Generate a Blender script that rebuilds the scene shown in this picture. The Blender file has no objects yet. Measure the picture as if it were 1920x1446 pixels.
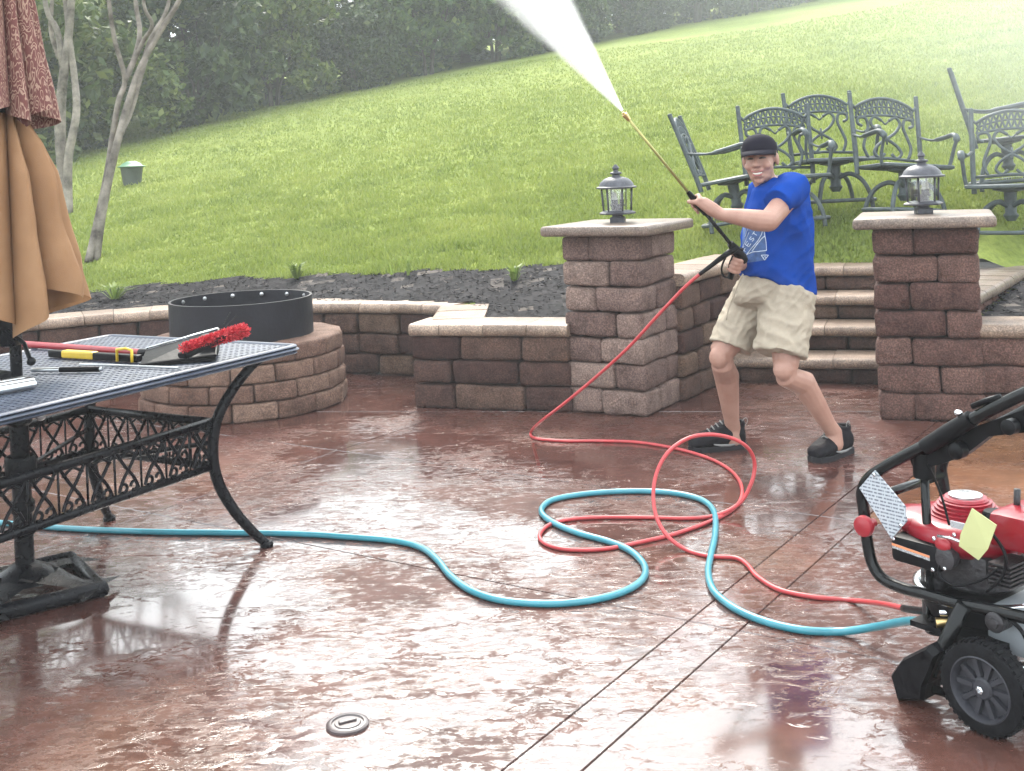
import bpy, bmesh, math, random
import numpy as np
from mathutils import Vector, Matrix, noise

SC = bpy.context.scene
COL = SC.collection
R = math.radians

# ------------------------------------------------------------------ camera
CAM_H, ROLL, FPX = 1.5, R(2.5), 2200.0
PPX, PPY = 960.0, 305.0
CR, SR = math.cos(ROLL), math.sin(ROLL)
cam_d = bpy.data.cameras.new("camera")
cam = bpy.data.objects.new("camera", cam_d)
COL.objects.link(cam)
cam.matrix_world = Matrix(((CR, SR, 0, 0), (0, 0, -1, 0), (-SR, CR, 0, CAM_H), (0, 0, 0, 1)))
cam_d.sensor_width = 36.0
cam_d.lens = 36.0 * FPX / 1920.0
cam_d.shift_y = -(723.0 - PPY) / 1920.0
cam_d.clip_start = 0.05
cam_d.clip_end = 600
SC.camera = cam

# ------------------------------------------------------------------ sky, sun, exposure
SUN_EL, SUN_AZ = R(46), R(-5)          # azimuth clockwise from +Y
world = bpy.data.worlds.new("World")
SC.world = world
world.use_nodes = True
wn = world.node_tree.nodes
wl = world.node_tree.links
sky = wn.new("ShaderNodeTexSky")
sky.sky_type = 'NISHITA'
sky.sun_disc = False
sky.sun_elevation = SUN_EL
sky.sun_rotation = SUN_AZ
sky.air_density = 1.0
sky.dust_density = 4.0
sky.ozone_density = 1.0
wmix = wn.new("ShaderNodeMix")
wmix.data_type = 'RGBA'
wmix.inputs[0].default_value = 0.68     # thin even overcast in front of the clear sky
wmix.inputs[7].default_value = (18.0, 19.4, 20.0, 1)
wl.new(sky.outputs[0], wmix.inputs[6])
wl.new(wmix.outputs[2], wn["Background"].inputs[0])
wn["Background"].inputs[1].default_value = 0.15
sun_d = bpy.data.lights.new("sun", 'SUN')
sun_d.energy = 3.8
sun_d.angle = R(18)
sun_d.color = (1.0, 0.95, 0.86)
sun = bpy.data.objects.new("sun", sun_d)
COL.objects.link(sun)
sdir = Vector((math.sin(SUN_AZ) * math.cos(SUN_EL), math.cos(SUN_AZ) * math.cos(SUN_EL), math.sin(SUN_EL)))
sun.rotation_euler = sdir.to_track_quat('Z', 'Y').to_euler()
sun.location = sdir * 30
SC.view_settings.view_transform = 'Standard'
SC.view_settings.look = 'None'
SC.view_settings.exposure = 0.78
SC.view_settings.gamma = 1.0
SC.view_settings.use_curve_mapping = False
SC.render.engine = 'CYCLES'
SC.cycles.use_denoising = True
SC.cycles.adaptive_threshold = 0.03
SC.cycles.max_bounces = 4
SC.cycles.diffuse_bounces = 2
SC.cycles.glossy_bounces = 2
SC.cycles.transmission_bounces = 4
SC.cycles.volume_bounces = 1
SC.cycles.transparent_max_bounces = 8
SC.cycles.sample_clamp_indirect = 6.0


# ------------------------------------------------------------------ helpers
def P(px, py, Y):
    """a point of the photograph (1920 wide) that lies Y metres in front of the camera"""
    u, v = (px - PPX) / FPX, (PPY - py) / FPX
    return Vector((Y * (u * CR + v * SR), Y, CAM_H + Y * (-u * SR + v * CR)))


def G(px, py, h=0.0):
    """a point of the photograph that lies at height h"""
    u, v = (px - PPX) / FPX, (PPY - py) / FPX
    return P(px, py, (h - CAM_H) / (-u * SR + v * CR))


def srgb(r, g, b):
    f = lambda c: c / 12.92 if c <= 0.04045 else ((c + 0.055) / 1.055) ** 2.4
    return (f(r / 255), f(g / 255), f(b / 255), 1)


def new_mat(name):
    m = bpy.data.materials.new(name)
    m.use_nodes = True
    nt = m.node_tree
    return m, nt, nt.nodes["Principled BSDF"]


def nd(nt, kind, **kw):
    n = nt.nodes.new(kind)
    for k, v in kw.items():
        setattr(n, k, v)
    return n


def ramp(nt, fac, stops):
    r = nd(nt, "ShaderNodeValToRGB")
    e = r.color_ramp.elements
    while len(e) < len(stops):
        e.new(0.5)
    for i, (p, c) in enumerate(stops):
        e[i].position = p
        e[i].color = c if len(c) == 4 else (*c, 1)
    nt.links.new(fac, r.inputs[0])
    return r


def pm(name, base, rough=0.6, metal=0.0, var=0.15, scale=12.0, bump=0.0, bscale=60.0, spec=0.5, coat=0.0,
       col2=None, rnd=0.0, detail=4.0, rvar=0.1, croughness=0.1):
    """general procedural material: noise-varied colour and roughness, optional relief"""
    m, nt, b = new_mat(name)
    L = nt.links.new
    tc = nd(nt, "ShaderNodeTexCoord")
    oi = nd(nt, "ShaderNodeObjectInfo")
    off = nd(nt, "ShaderNodeVectorMath", operation='ADD')
    L(tc.outputs["Object"], off.inputs[0])
    sc_ = nd(nt, "ShaderNodeVectorMath", operation='SCALE')
    sc_.inputs[0].default_value = (17, 31, 53)
    L(oi.outputs["Random"], sc_.inputs["Scale"])
    L(sc_.outputs[0], off.inputs[1])
    n = nd(nt, "ShaderNodeTexNoise")
    n.inputs["Scale"].default_value = scale
    n.inputs["Detail"].default_value = detail
    n.inputs["Roughness"].default_value = 0.65
    L(off.outputs[0], n.inputs["Vector"])
    c1 = [max(0, c * (1 - var)) for c in base[:3]]
    c2 = [min(1, c * (1 + var)) for c in (col2 or base)[:3]]
    r = ramp(nt, n.outputs[0], [(0.3, c1), (0.7, c2)])
    out = r.outputs[0]
    if rnd:
        hs = nd(nt, "ShaderNodeHueSaturation")
        mr = nd(nt, "ShaderNodeMapRange")
        mr.inputs[3].default_value = 1 - rnd
        mr.inputs[4].default_value = 1 + rnd
        L(oi.outputs["Random"], mr.inputs[0])
        L(mr.outputs[0], hs.inputs["Value"])
        L(out, hs.inputs["Color"])
        out = hs.outputs[0]
    L(out, b.inputs["Base Color"])
    mr2 = nd(nt, "ShaderNodeMapRange")
    mr2.inputs[3].default_value = max(0.02, rough - rvar)
    mr2.inputs[4].default_value = min(1, rough + rvar)
    L(n.outputs[0], mr2.inputs[0])
    L(mr2.outputs[0], b.inputs["Roughness"])
    b.inputs["Metallic"].default_value = metal
    b.inputs["Specular IOR Level"].default_value = spec
    b.inputs["Coat Weight"].default_value = coat
    b.inputs["Coat Roughness"].default_value = croughness
    if bump:
        n2 = nd(nt, "ShaderNodeTexNoise")
        n2.inputs["Scale"].default_value = bscale
        n2.inputs["Detail"].default_value = 5
        L(off.outputs[0], n2.inputs["Vector"])
        bp = nd(nt, "ShaderNodeBump")
        bp.inputs["Strength"].default_value = bump
        bp.inputs["Distance"].default_value = 0.02
        L(n2.outputs[0], bp.inputs["Height"])
        L(bp.outputs[0], b.inputs["Normal"])
    return m


def wm(o):
    return wm(o.parent) @ o.matrix_basis if o.parent else o.matrix_basis.copy()


def link(name, me, mat=None, parent=None, matrix=None, smooth=None, W=False):
    """W: the mesh (or matrix) is given in world space, else in the parent's space"""
    o = bpy.data.objects.new(name, me)
    COL.objects.link(o)
    if mat is not None:
        if len(me.materials) == 0:
            me.materials.append(mat)
    M = matrix if matrix is not None else Matrix.Identity(4)
    if parent is not None:
        o.parent = parent
        if W:
            M = wm(parent).inverted() @ M
    o.matrix_basis = M
    if smooth:
        for p in me.polygons:
            p.use_smooth = True
    return o


def tag(o, label=None, cat=None, group=None, kind=None):
    if label: o["label"] = label
    if cat: o["category"] = cat
    if group: o["group"] = group
    if kind: o["kind"] = kind
    return o


def thing(name, label, cat, loc=(0, 0, 0), rz=0.0, group=None):
    o = bpy.data.objects.new(name, None)
    COL.objects.link(o)
    o.empty_display_size = 0.1
    o.location = loc
    o.rotation_euler = (0, 0, rz)
    return tag(o, label, cat, group)


class MB:
    """collects shapes into one mesh"""
    def __init__(self):
        self.v, self.f = [], []

    def add(self, vs, fs, M=None):
        k = len(self.v)
        self.v += [tuple(M @ Vector(p)) for p in vs] if M is not None else [tuple(p) for p in vs]
        self.f += [tuple(i + k for i in f) for f in fs]
        return self

    def box(self, c, s, M=None, bev=0.0):
        x, y, z = c
        a, b, d = s[0] / 2, s[1] / 2, s[2] / 2
        if bev <= 0:
            vs = [(x + i * a, y + j * b, z + k * d) for k in (-1, 1) for j in (-1, 1) for i in (-1, 1)]
            fs = [(0, 2, 3, 1), (4, 5, 7, 6), (0, 1, 5, 4), (2, 6, 7, 3), (0, 4, 6, 2), (1, 3, 7, 5)]
            return self.add(vs, fs, M)
        bm = bmesh.new()
        bmesh.ops.create_cube(bm, size=1.0)
        for v in bm.verts:
            v.co = Vector((x + v.co.x * s[0], y + v.co.y * s[1], z + v.co.z * s[2]))
        bmesh.ops.bevel(bm, geom=bm.edges[:], offset=bev, segments=2, affect='EDGES', profile=0.6)
        bm.verts.index_update()
        vs = [v.co[:] for v in bm.verts]
        fs = [tuple(v.index for v in f.verts) for f in bm.faces]
        bm.free()
        return self.add(vs, fs, M)

    def tube(self, pts, r, n=8, closed=False, caps=True, M=None, flat=None):
        """tube along pts, r a number or one per point; flat=(a,b) scales the section"""
        pts = [Vector(p) for p in pts]
        m = len(pts)
        rs = list(r) if hasattr(r, "__len__") else [r] * m
        vs, fs = [], []
        up = None
        for i, p in enumerate(pts):
            if closed:
                t = pts[(i + 1) % m] - pts[i - 1]
            else:
                t = pts[min(i + 1, m - 1)] - pts[max(i - 1, 0)]
            t = t.normalized() if t.length > 1e-9 else Vector((0, 0, 1))
            if up is None:
                a = Vector((0, 0, 1)) if abs(t.z) < 0.9 else Vector((1, 0, 0))
                up = (a - t * a.dot(t)).normalized()
            else:
                up = (up - t * up.dot(t))
                up = up.normalized() if up.length > 1e-6 else t.orthogonal().normalized()
            s = t.cross(up)
            fa, fb = flat or (1, 1)
            for k in range(n):
                an = 2 * math.pi * k / n
                vs.append(p + up * (math.cos(an) * rs[i] * fa) + s * (math.sin(an) * rs[i] * fb))
        for i in range(m if closed else m - 1):
            j = (i + 1) % m
            for k in range(n):
                l = (k + 1) % n
                fs.append((i * n + k, i * n + l, j * n + l, j * n + k))
        if caps and not closed:
            fs.append(tuple(range(n))[::-1])
            fs.append(tuple((m - 1) * n + k for k in range(n)))
        return self.add(vs, fs, M)

    def lathe(self, prof, n=20, M=None, cap=True):
        """prof: list of (radius, z)"""
        vs, fs = [], []
        for (r, z) in prof:
            for k in range(n):
                a = 2 * math.pi * k / n
                vs.append((r * math.cos(a), r * math.sin(a), z))
        for i in range(len(prof) - 1):
            for k in range(n):
                l = (k + 1) % n
                fs.append((i * n + k, i * n + l, (i + 1) * n + l, (i + 1) * n + k))
        if cap:
            fs.append(tuple(range(n))[::-1])
            fs.append(tuple((len(prof) - 1) * n + k for k in range(n)))
        return self.add(vs, fs, M)

    def prism(self, poly, z0, z1, M=None):
        """vertical prism over a counter-clockwise polygon"""
        n = len(poly)
        vs = [(p[0], p[1], z0) for p in poly] + [(p[0], p[1], z1) for p in poly]
        fs = [tuple(range(n))[::-1], tuple(range(n, 2 * n))]
        fs += [(i, (i + 1) % n, n + (i + 1) % n, n + i) for i in range(n)]
        return self.add(vs, fs, M)

    def ball(self, c, r, n=12, m=8, M=None):
        r = r if hasattr(r, "__len__") else (r, r, r)
        prof = [(math.sin(math.pi * (i + 0.02) / (m + 0.04)), -math.cos(math.pi * (i + 0.02) / (m + 0.04))) for i in range(m + 1)]
        T = Matrix.Translation(c) @ Matrix.Diagonal((r[0], r[1], r[2], 1))
        return self.lathe(prof, n, (M @ T) if M is not None else T)

    def mesh(self, name):
        me = bpy.data.meshes.new(name)
        me.from_pydata(self.v, [], self.f)
        me.update()
        return me

    def build(self, name, mat, parent=None, smooth=False, matrix=None, angle=None, W=False):
        me = self.mesh(name)
        if smooth:
            me.polygons.foreach_set("use_smooth", [True] * len(me.polygons))
            if angle:
                me.set_sharp_from_angle(angle=R(angle))
        return link(name, me, mat, parent, matrix, W=W)


def catmull(pts, k=8, closed=False):
    pts = [Vector(p) for p in pts]
    n = len(pts)
    out = []
    for i in range(n if closed else n - 1):
        if closed:
            a, b, c, d = pts[i - 1], pts[i], pts[(i + 1) % n], pts[(i + 2) % n]
        else:
            a, b, c, d = pts[max(i - 1, 0)], pts[i], pts[i + 1], pts[min(i + 2, n - 1)]
        for j in range(k):
            t = j / k
            out.append(0.5 * ((2 * b) + (c - a) * t + (2 * a - 5 * b + 4 * c - d) * t * t + (3 * b - a - 3 * c + d) * t ** 3))
    if not closed:
        out.append(pts[-1])
    return out


def frame_m(o, ex, ez=Vector((0, 0, 1))):
    """matrix with x axis ex (made perpendicular to z axis ez)"""
    ez = Vector(ez).normalized()
    ex = Vector(ex)
    ex = (ex - ez * ex.dot(ez)).normalized()
    ey = ez.cross(ex)
    return Matrix(((ex.x, ey.x, ez.x, o[0]), (ex.y, ey.y, ez.y, o[1]), (ex.z, ey.z, ez.z, o[2]), (0, 0, 0, 1)))


def arr_mesh(name, verts, faces_n, loops):
    """fast mesh from numpy: verts (N,3), polygon size, flat loop indices"""
    me = bpy.data.meshes.new(name)
    nf = len(loops) // faces_n
    me.vertices.add(len(verts))
    me.vertices.foreach_set("co", np.asarray(verts, np.float32).ravel())
    me.loops.add(len(loops))
    me.loops.foreach_set("vertex_index", np.asarray(loops, np.int32))
    me.polygons.add(nf)
    me.polygons.foreach_set("loop_start", np.arange(0, nf * faces_n, faces_n, dtype=np.int32))
    me.update()
    me.validate()
    return me

# ------------------------------------------------------------------ materials of the setting
def stone_mat(name, stops, bump=0.85, rough=0.75, wet=0.0):
    m, nt, b = new_mat(name)
    L = nt.links.new
    oi = nd(nt, "ShaderNodeObjectInfo")
    tc = nd(nt, "ShaderNodeTexCoord")
    sc_ = nd(nt, "ShaderNodeVectorMath", operation='SCALE')
    sc_.inputs[0].default_value = (17, 31, 53)
    L(oi.outputs["Random"], sc_.inputs["Scale"])
    off = nd(nt, "ShaderNodeVectorMath", operation='ADD')
    L(tc.outputs["Object"], off.inputs[0])
    L(sc_.outputs[0], off.inputs[1])
    base = ramp(nt, oi.outputs["Random"], stops)
    n = nd(nt, "ShaderNodeTexNoise")
    n.inputs["Scale"].default_value = 9
    n.inputs["Detail"].default_value = 6
    n.inputs["Roughness"].default_value = 0.7
    L(off.outputs[0], n.inputs["Vector"])
    blot = ramp(nt, n.outputs[0], [(0.3, (0.55, 0.52, 0.52)), (0.55, (1, 1, 1)), (0.75, (1.3, 1.28, 1.22))])
    mul = nd(nt, "ShaderNodeMix", data_type='RGBA', blend_type='MULTIPLY')
    mul.inputs[0].default_value = 1
    L(base.outputs[0], mul.inputs[6])
    L(blot.outputs[0], mul.inputs[7])
    sp = nd(nt, "ShaderNodeTexNoise")
    sp.inputs["Scale"].default_value = 120
    sp.inputs["Detail"].default_value = 3
    L(off.outputs[0], sp.inputs["Vector"])
    spr = ramp(nt, sp.outputs[0], [(0.35, (0.62, 0.6, 0.6)), (0.5, (1, 1, 1)), (0.66, (1.7, 1.65, 1.6))])
    mul2 = nd(nt, "ShaderNodeMix", data_type='RGBA', blend_type='MULTIPLY')
    mul2.inputs[0].default_value = 0.8
    L(mul.outputs[2], mul2.inputs[6])
    L(spr.outputs[0], mul2.inputs[7])
    L(mul2.outputs[2], b.inputs["Base Color"])
    b.inputs["Roughness"].default_value = rough
    b.inputs["Specular IOR Level"].default_value = 0.12
    b2 = nd(nt, "ShaderNodeTexNoise")
    b2.inputs["Scale"].default_value = 34
    b2.inputs["Detail"].default_value = 8
    b2.inputs["Roughness"].default_value = 0.72
    L(off.outputs[0], b2.inputs["Vector"])
    bp = nd(nt, "ShaderNodeBump")
    bp.inputs["Strength"].default_value = bump
    bp.inputs["Distance"].default_value = 0.03
    L(b2.outputs[0], bp.inputs["Height"])
    L(bp.outputs[0], b.inputs["Normal"])
    b.inputs["Coat Weight"].default_value = wet
    b.inputs["Coat Roughness"].default_value = 0.28
    return m


M_STONE = stone_mat("wet_wall_stone", [(0.0, (0.044, 0.022, 0.019)), (0.35, (0.066, 0.036, 0.030)),
                                       (0.7, (0.092, 0.054, 0.042)), (1.0, (0.135, 0.088, 0.062))])
M_STONE_L = stone_mat("pillar_stone_buff", [(0.0, (0.125, 0.080, 0.069)), (0.5, (0.172, 0.116, 0.10)), (1.0, (0.225, 0.16, 0.134))])
M_STONE_R = stone_mat("pillar_stone_red", [(0.0, (0.078, 0.040, 0.034)), (0.5, (0.108, 0.058, 0.048)), (1.0, (0.14, 0.08, 0.066))])
M_CAP = stone_mat("cap_stone_buff", [(0.0, (0.165, 0.115, 0.085)), (0.5, (0.21, 0.15, 0.112)), (1.0, (0.26, 0.19, 0.145))], bump=0.3, rough=0.6, wet=0.35)
M_PCAP = stone_mat("pillar_cap_stone", [(0.0, (0.135, 0.10, 0.08)), (1.0, (0.17, 0.13, 0.105))], bump=0.3, rough=0.65, wet=0.45)
M_CORE = pm("dark_mortar_core", (0.025, 0.018, 0.016), rough=0.95)
M_PIT = stone_mat("fire_pit_stone", [(0.0, (0.088, 0.049, 0.037)), (0.5, (0.12, 0.070, 0.053)), (1.0, (0.155, 0.098, 0.074))], bump=0.35)

# patio: wet stamped concrete
M_PATIO, nt, b = new_mat("wet_stamped_concrete")
Ln = nt.links.new
tc = nd(nt, "ShaderNodeTexCoord")
geo = nd(nt, "ShaderNodeNewGeometry")
mp = nd(nt, "ShaderNodeMapping")
mp.inputs["Rotation"].default_value = (0, 0, R(34))
Ln(geo.outputs["Position"], mp.inputs[0])
big = nd(nt, "ShaderNodeTexNoise"); big.inputs["Scale"].default_value = 0.9; big.inputs["Detail"].default_value = 2
Ln(mp.outputs[0], big.inputs["Vector"])
mid = nd(nt, "ShaderNodeTexNoise"); mid.inputs["Scale"].default_value = 6; mid.inputs["Detail"].default_value = 4; mid.inputs["Roughness"].default_value = 0.7
Ln(mp.outputs[0], mid.inputs["Vector"])
c_big = ramp(nt, big.outputs[0], [(0.28, (0.044, 0.017, 0.014)), (0.45, (0.062, 0.026, 0.021)), (0.6, (0.078, 0.035, 0.027)), (0.75, (0.10, 0.053, 0.036))])
c_mid = ramp(nt, mid.outputs[0], [(0.3, (0.55, 0.5, 0.5)), (0.5, (1, 1, 1)), (0.72, (1.4, 1.4, 1.4))])
mu = nd(nt, "ShaderNodeMix", data_type='RGBA', blend_type='MULTIPLY'); mu.inputs[0].default_value = 0.9
Ln(c_big.outputs[0], mu.inputs[6]); Ln(c_mid.outputs[0], mu.inputs[7])
oi = nd(nt, "ShaderNodeObjectInfo")
hs = nd(nt, "ShaderNodeHueSaturation")
mr = nd(nt, "ShaderNodeMapRange"); mr.inputs[3].default_value = 0.82; mr.inputs[4].default_value = 1.15
Ln(oi.outputs["Random"], mr.inputs[0]); Ln(mr.outputs[0], hs.inputs["Value"]); Ln(mu.outputs[2], hs.inputs["Color"])
Ln(hs.outputs[0], b.inputs["Base Color"])
b.inputs["Roughness"].default_value = 0.5
b.inputs["Specular IOR Level"].default_value = 0.0
# slate-like relief: stretched ridges plus fine grain, flooded where the puddle mask is high
mp2 = nd(nt, "ShaderNodeMapping"); mp2.inputs["Rotation"].default_value = (0, 0, R(14)); mp2.inputs["Scale"].default_value = (1.0, 1.8, 1)
Ln(geo.outputs["Position"], mp2.inputs[0])
r1 = nd(nt, "ShaderNodeTexNoise"); r1.inputs["Scale"].default_value = 11; r1.inputs["Detail"].default_value = 6; r1.inputs["Roughness"].default_value = 0.66; r1.inputs["Distortion"].default_value = 0.8
Ln(mp2.outputs[0], r1.inputs["Vector"])
v1 = nd(nt, "ShaderNodeTexVoronoi", feature='DISTANCE_TO_EDGE'); v1.inputs["Scale"].default_value = 2.1
wv = nd(nt, "ShaderNodeMix", data_type='RGBA', blend_type='LINEAR_LIGHT'); wv.inputs[0].default_value = 0.16
Ln(mp2.outputs[0], wv.inputs[6]); Ln(r1.outputs[1], wv.inputs[7])
Ln(wv.outputs[2], v1.inputs["Vector"])
crk = nd(nt, "ShaderNodeMapRange"); crk.inputs[2].default_value = 0.035; crk.inputs[3].default_value = -0.35; crk.inputs[4].default_value = 0
Ln(v1.outputs[0], crk.inputs[0])
hsum = nd(nt, "ShaderNodeMath", operation='ADD')
Ln(r1.outputs[0], hsum.inputs[0]); Ln(crk.outputs[0], hsum.inputs[1])
# water stands up to a level that varies over the patio
lvl = nd(nt, "ShaderNodeTexNoise"); lvl.inputs["Scale"].default_value = 1.3; lvl.inputs["Detail"].default_value = 2
Ln(mp.outputs[0], lvl.inputs["Vector"])
lv = nd(nt, "ShaderNodeMapRange"); lv.inputs[1].default_value = 0.3; lv.inputs[2].default_value = 0.7; lv.inputs[3].default_value = 0.33; lv.inputs[4].default_value = 0.64
Ln(lvl.outputs[0], lv.inputs[0])
mx = nd(nt, "ShaderNodeMath", operation='SMOOTH_MAX'); mx.inputs[2].default_value = 0.035
Ln(hsum.outputs[0], mx.inputs[0]); Ln(lv.outputs[0], mx.inputs[1])
bp = nd(nt, "ShaderNodeBump"); bp.inputs["Strength"].default_value = 1.0; bp.inputs["Distance"].default_value = 0.0032
Ln(mx.outputs[0], bp.inputs["Height"])
Ln(bp.outputs[0], b.inputs["Coat Normal"])
fn_ = nd(nt, "ShaderNodeTexNoise"); fn_.inputs["Scale"].default_value = 17; fn_.inputs["Detail"].default_value = 5; fn_.inputs["Roughness"].default_value = 0.7
Ln(mp2.outputs[0], fn_.inputs["Vector"])
wa = nd(nt, "ShaderNodeMath", operation='MULTIPLY_ADD'); Ln(lvl.outputs[0], wa.inputs[0]); wa.inputs[1].default_value = 2.1
wb = nd(nt, "ShaderNodeMath", operation='MULTIPLY'); Ln(fn_.outputs[0], wb.inputs[0]); wb.inputs[1].default_value = 1.7
wc = nd(nt, "ShaderNodeMath", operation='MULTIPLY_ADD'); Ln(crk.outputs[0], wc.inputs[0]); wc.inputs[1].default_value = 1.1; Ln(wb.outputs[0], wc.inputs[2])
Ln(wc.outputs[0], wa.inputs[2])
wet = nd(nt, "ShaderNodeMapRange", interpolation_type='SMOOTHSTEP'); wet.inputs[1].default_value = 1.56; wet.inputs[2].default_value = 1.98; wet.inputs[3].default_value = 0.14; wet.inputs[4].default_value = 1.0
Ln(wa.outputs[0], wet.inputs[0]); Ln(wet.outputs[0], b.inputs["Coat Weight"])
b.inputs["Coat IOR"].default_value = 2.2
df = nd(nt, "ShaderNodeMath", operation='SUBTRACT')
Ln(hsum.outputs[0], df.inputs[0]); Ln(lv.outputs[0], df.inputs[1])
cr_ = nd(nt, "ShaderNodeMapRange"); cr_.inputs[1].default_value = -0.05; cr_.inputs[2].default_value = 0.25; cr_.inputs[1].default_value = 0.3; cr_.inputs[2].default_value = 1.0; cr_.inputs[3].default_value = 0.36; cr_.inputs[4].default_value = 0.09
Ln(wet.outputs[0], cr_.inputs[0]); Ln(cr_.outputs[0], b.inputs["Coat Roughness"])

M_PATIO2 = M_PATIO.copy(); M_PATIO2.name = "wet_stamped_concrete_tan"       # the slab beyond the washer is poured in a tanner mix
for n_ in M_PATIO2.node_tree.nodes:
    if n_.type == 'VALTORGB' and abs(n_.color_ramp.elements[0].position - 0.28) < 0.01:
        for e_, c_ in zip(n_.color_ramp.elements, ((0.075, 0.030, 0.016), (0.105, 0.045, 0.023), (0.125, 0.058, 0.029), (0.15, 0.078, 0.042))): e_.color = (*c_, 1)
    if n_.type == 'MAP_RANGE' and abs(n_.inputs[2].default_value - 1.98) < 0.01: n_.inputs[2].default_value = 2.3

# lawn and leaves
def leaf_mat(name, stops, trans=0.35, rough=0.5, world_scale=None, rnd=0.25):
    m, nt, b = new_mat(name)
    L = nt.links.new
    geo = nd(nt, "ShaderNodeNewGeometry")
    oi = nd(nt, "ShaderNodeObjectInfo")
    if world_scale:
        n = nd(nt, "ShaderNodeTexNoise")
        n.inputs["Scale"].default_value = world_scale
        n.inputs["Detail"].default_value = 6
        n.inputs["Roughness"].default_value = 0.6
        L(geo.outputs["Position"], n.inputs["Vector"])
        w = nd(nt, "ShaderNodeMath", operation='MULTIPLY_ADD')
        L(geo.outputs["Random Per Island"], w.inputs[0])
        w.inputs[1].default_value = 0.3
        s = nd(nt, "ShaderNodeMath", operation='MULTIPLY')
        L(n.outputs[0], s.inputs[0]); s.inputs[1].default_value = 0.75
        L(s.outputs[0], w.inputs[2])
        c = ramp(nt, w.outputs[0], stops)
    else:
        c = ramp(nt, geo.outputs["Random Per Island"], stops)
    hs = nd(nt, "ShaderNodeHueSaturation")
    mr = nd(nt, "ShaderNodeMapRange"); mr.inputs[3].default_value = 1 - rnd; mr.inputs[4].default_value = 1 + rnd
    L(oi.outputs["Random"], mr.inputs[0]); L(mr.outputs[0], hs.inputs["Value"]); L(c.outputs[0], hs.inputs["Color"])
    L(hs.outputs[0], b.inputs["Base Color"])
    b.inputs["Roughness"].default_value = rough
    b.inputs["Specular IOR Level"].default_value = 0.3
    t = nd(nt, "ShaderNodeBsdfTranslucent")
    L(hs.outputs[0], t.inputs[0])
    mx = nd(nt, "ShaderNodeMixShader"); mx.inputs[0].default_value = trans
    L(b.outputs[0], mx.inputs[1]); L(t.outputs[0], mx.inputs[2])
    L(mx.outputs[0], nt.nodes["Material Output"].inputs[0])
    return m


GRASS_STOPS = [(0.25, (0.095, 0.138, 0.026)), (0.42, (0.158, 0.205, 0.040)), (0.6, (0.208, 0.25, 0.054)), (0.82, (0.28, 0.31, 0.085))]
M_BLADE = leaf_mat("grass_blade", GRASS_STOPS, 0.4, 0.5, 0.9, rnd=0)
M_LAWN, nt, b = new_mat("lawn_turf")
Ln = nt.links.new
geo = nd(nt, "ShaderNodeNewGeometry")
n1 = nd(nt, "ShaderNodeTexNoise"); n1.inputs["Scale"].default_value = 0.5; n1.inputs["Detail"].default_value = 8; n1.inputs["Roughness"].default_value = 0.65
Ln(geo.outputs["Position"], n1.inputs["Vector"])
n2 = nd(nt, "ShaderNodeTexNoise"); n2.inputs["Scale"].default_value = 14; n2.inputs["Detail"].default_value = 6; n2.inputs["Roughness"].default_value = 0.75
Ln(geo.outputs["Position"], n2.inputs["Vector"])
c1 = ramp(nt, n1.outputs[0], [(0.3, (0.148, 0.192, 0.040)), (0.5, (0.187, 0.23, 0.05)), (0.7, (0.232, 0.268, 0.066))])
c2 = ramp(nt, n2.outputs[0], [(0.3, (0.5, 0.52, 0.5)), (0.55, (1, 1, 1)), (0.75, (1.4, 1.3, 1.25))])
mu = nd(nt, "ShaderNodeMix", data_type='RGBA', blend_type='MULTIPLY'); mu.inputs[0].default_value = 0.85
Ln(c1.outputs[0], mu.inputs[6]); Ln(c2.outputs[0], mu.inputs[7]); Ln(mu.outputs[2], b.inputs["Base Color"])
b.inputs["Roughness"].default_value = 0.9; b.inputs["Specular IOR Level"].default_value = 0.1
bp = nd(nt, "ShaderNodeBump"); bp.inputs["Strength"].default_value = 0.7; bp.inputs["Distance"].default_value = 0.06
Ln(n2.outputs[0], bp.inputs["Height"]); Ln(bp.outputs[0], b.inputs["Normal"])
M_SOIL = pm("ground_soil", (0.09, 0.075, 0.045), rough=0.95, var=0.4, scale=2)
M_MULCH = leaf_mat("black_mulch_chips", [(0.0, (0.003, 0.0025, 0.0035)), (0.6, (0.007, 0.006, 0.0075)), (0.9, (0.016, 0.014, 0.015)), (1.0, (0.09, 0.075, 0.065))], 0.0, 0.85)
M_MULCH.node_tree.nodes['Principled BSDF'].inputs['Specular IOR Level'].default_value = 0.12
M_LEAF = leaf_mat("woodland_leaf", [(0.0, (0.022, 0.045, 0.014)), (0.5, (0.045, 0.078, 0.022)), (0.9, (0.08, 0.115, 0.03)), (1.0, (0.13, 0.16, 0.05))], 0.3, 0.45, rnd=0.5)
M_LEAF2 = leaf_mat("shrub_leaf_light", [(0.0, (0.05, 0.085, 0.018)), (0.5, (0.085, 0.125, 0.028)), (1.0, (0.17, 0.2, 0.05))], 0.35, 0.45, rnd=0.25)
M_BARK = pm("woodland_bark", (0.05, 0.04, 0.032), rough=0.9, var=0.4, scale=8, bump=0.6, bscale=25)
M_MYRTLE = pm("pale_smooth_bark", (0.10, 0.085, 0.072), rough=0.8, var=0.45, scale=5, bump=0.3, bscale=18, col2=(0.2, 0.175, 0.15), spec=0.15)


# ------------------------------------------------------------------ terrain
def smax(a, b, k=0.12):
    return np.logaddexp(a / k, b / k) * k


CH = ((2.54, 6.63), (3.46, 8.01))           # right cheek wall, front edge


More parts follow.
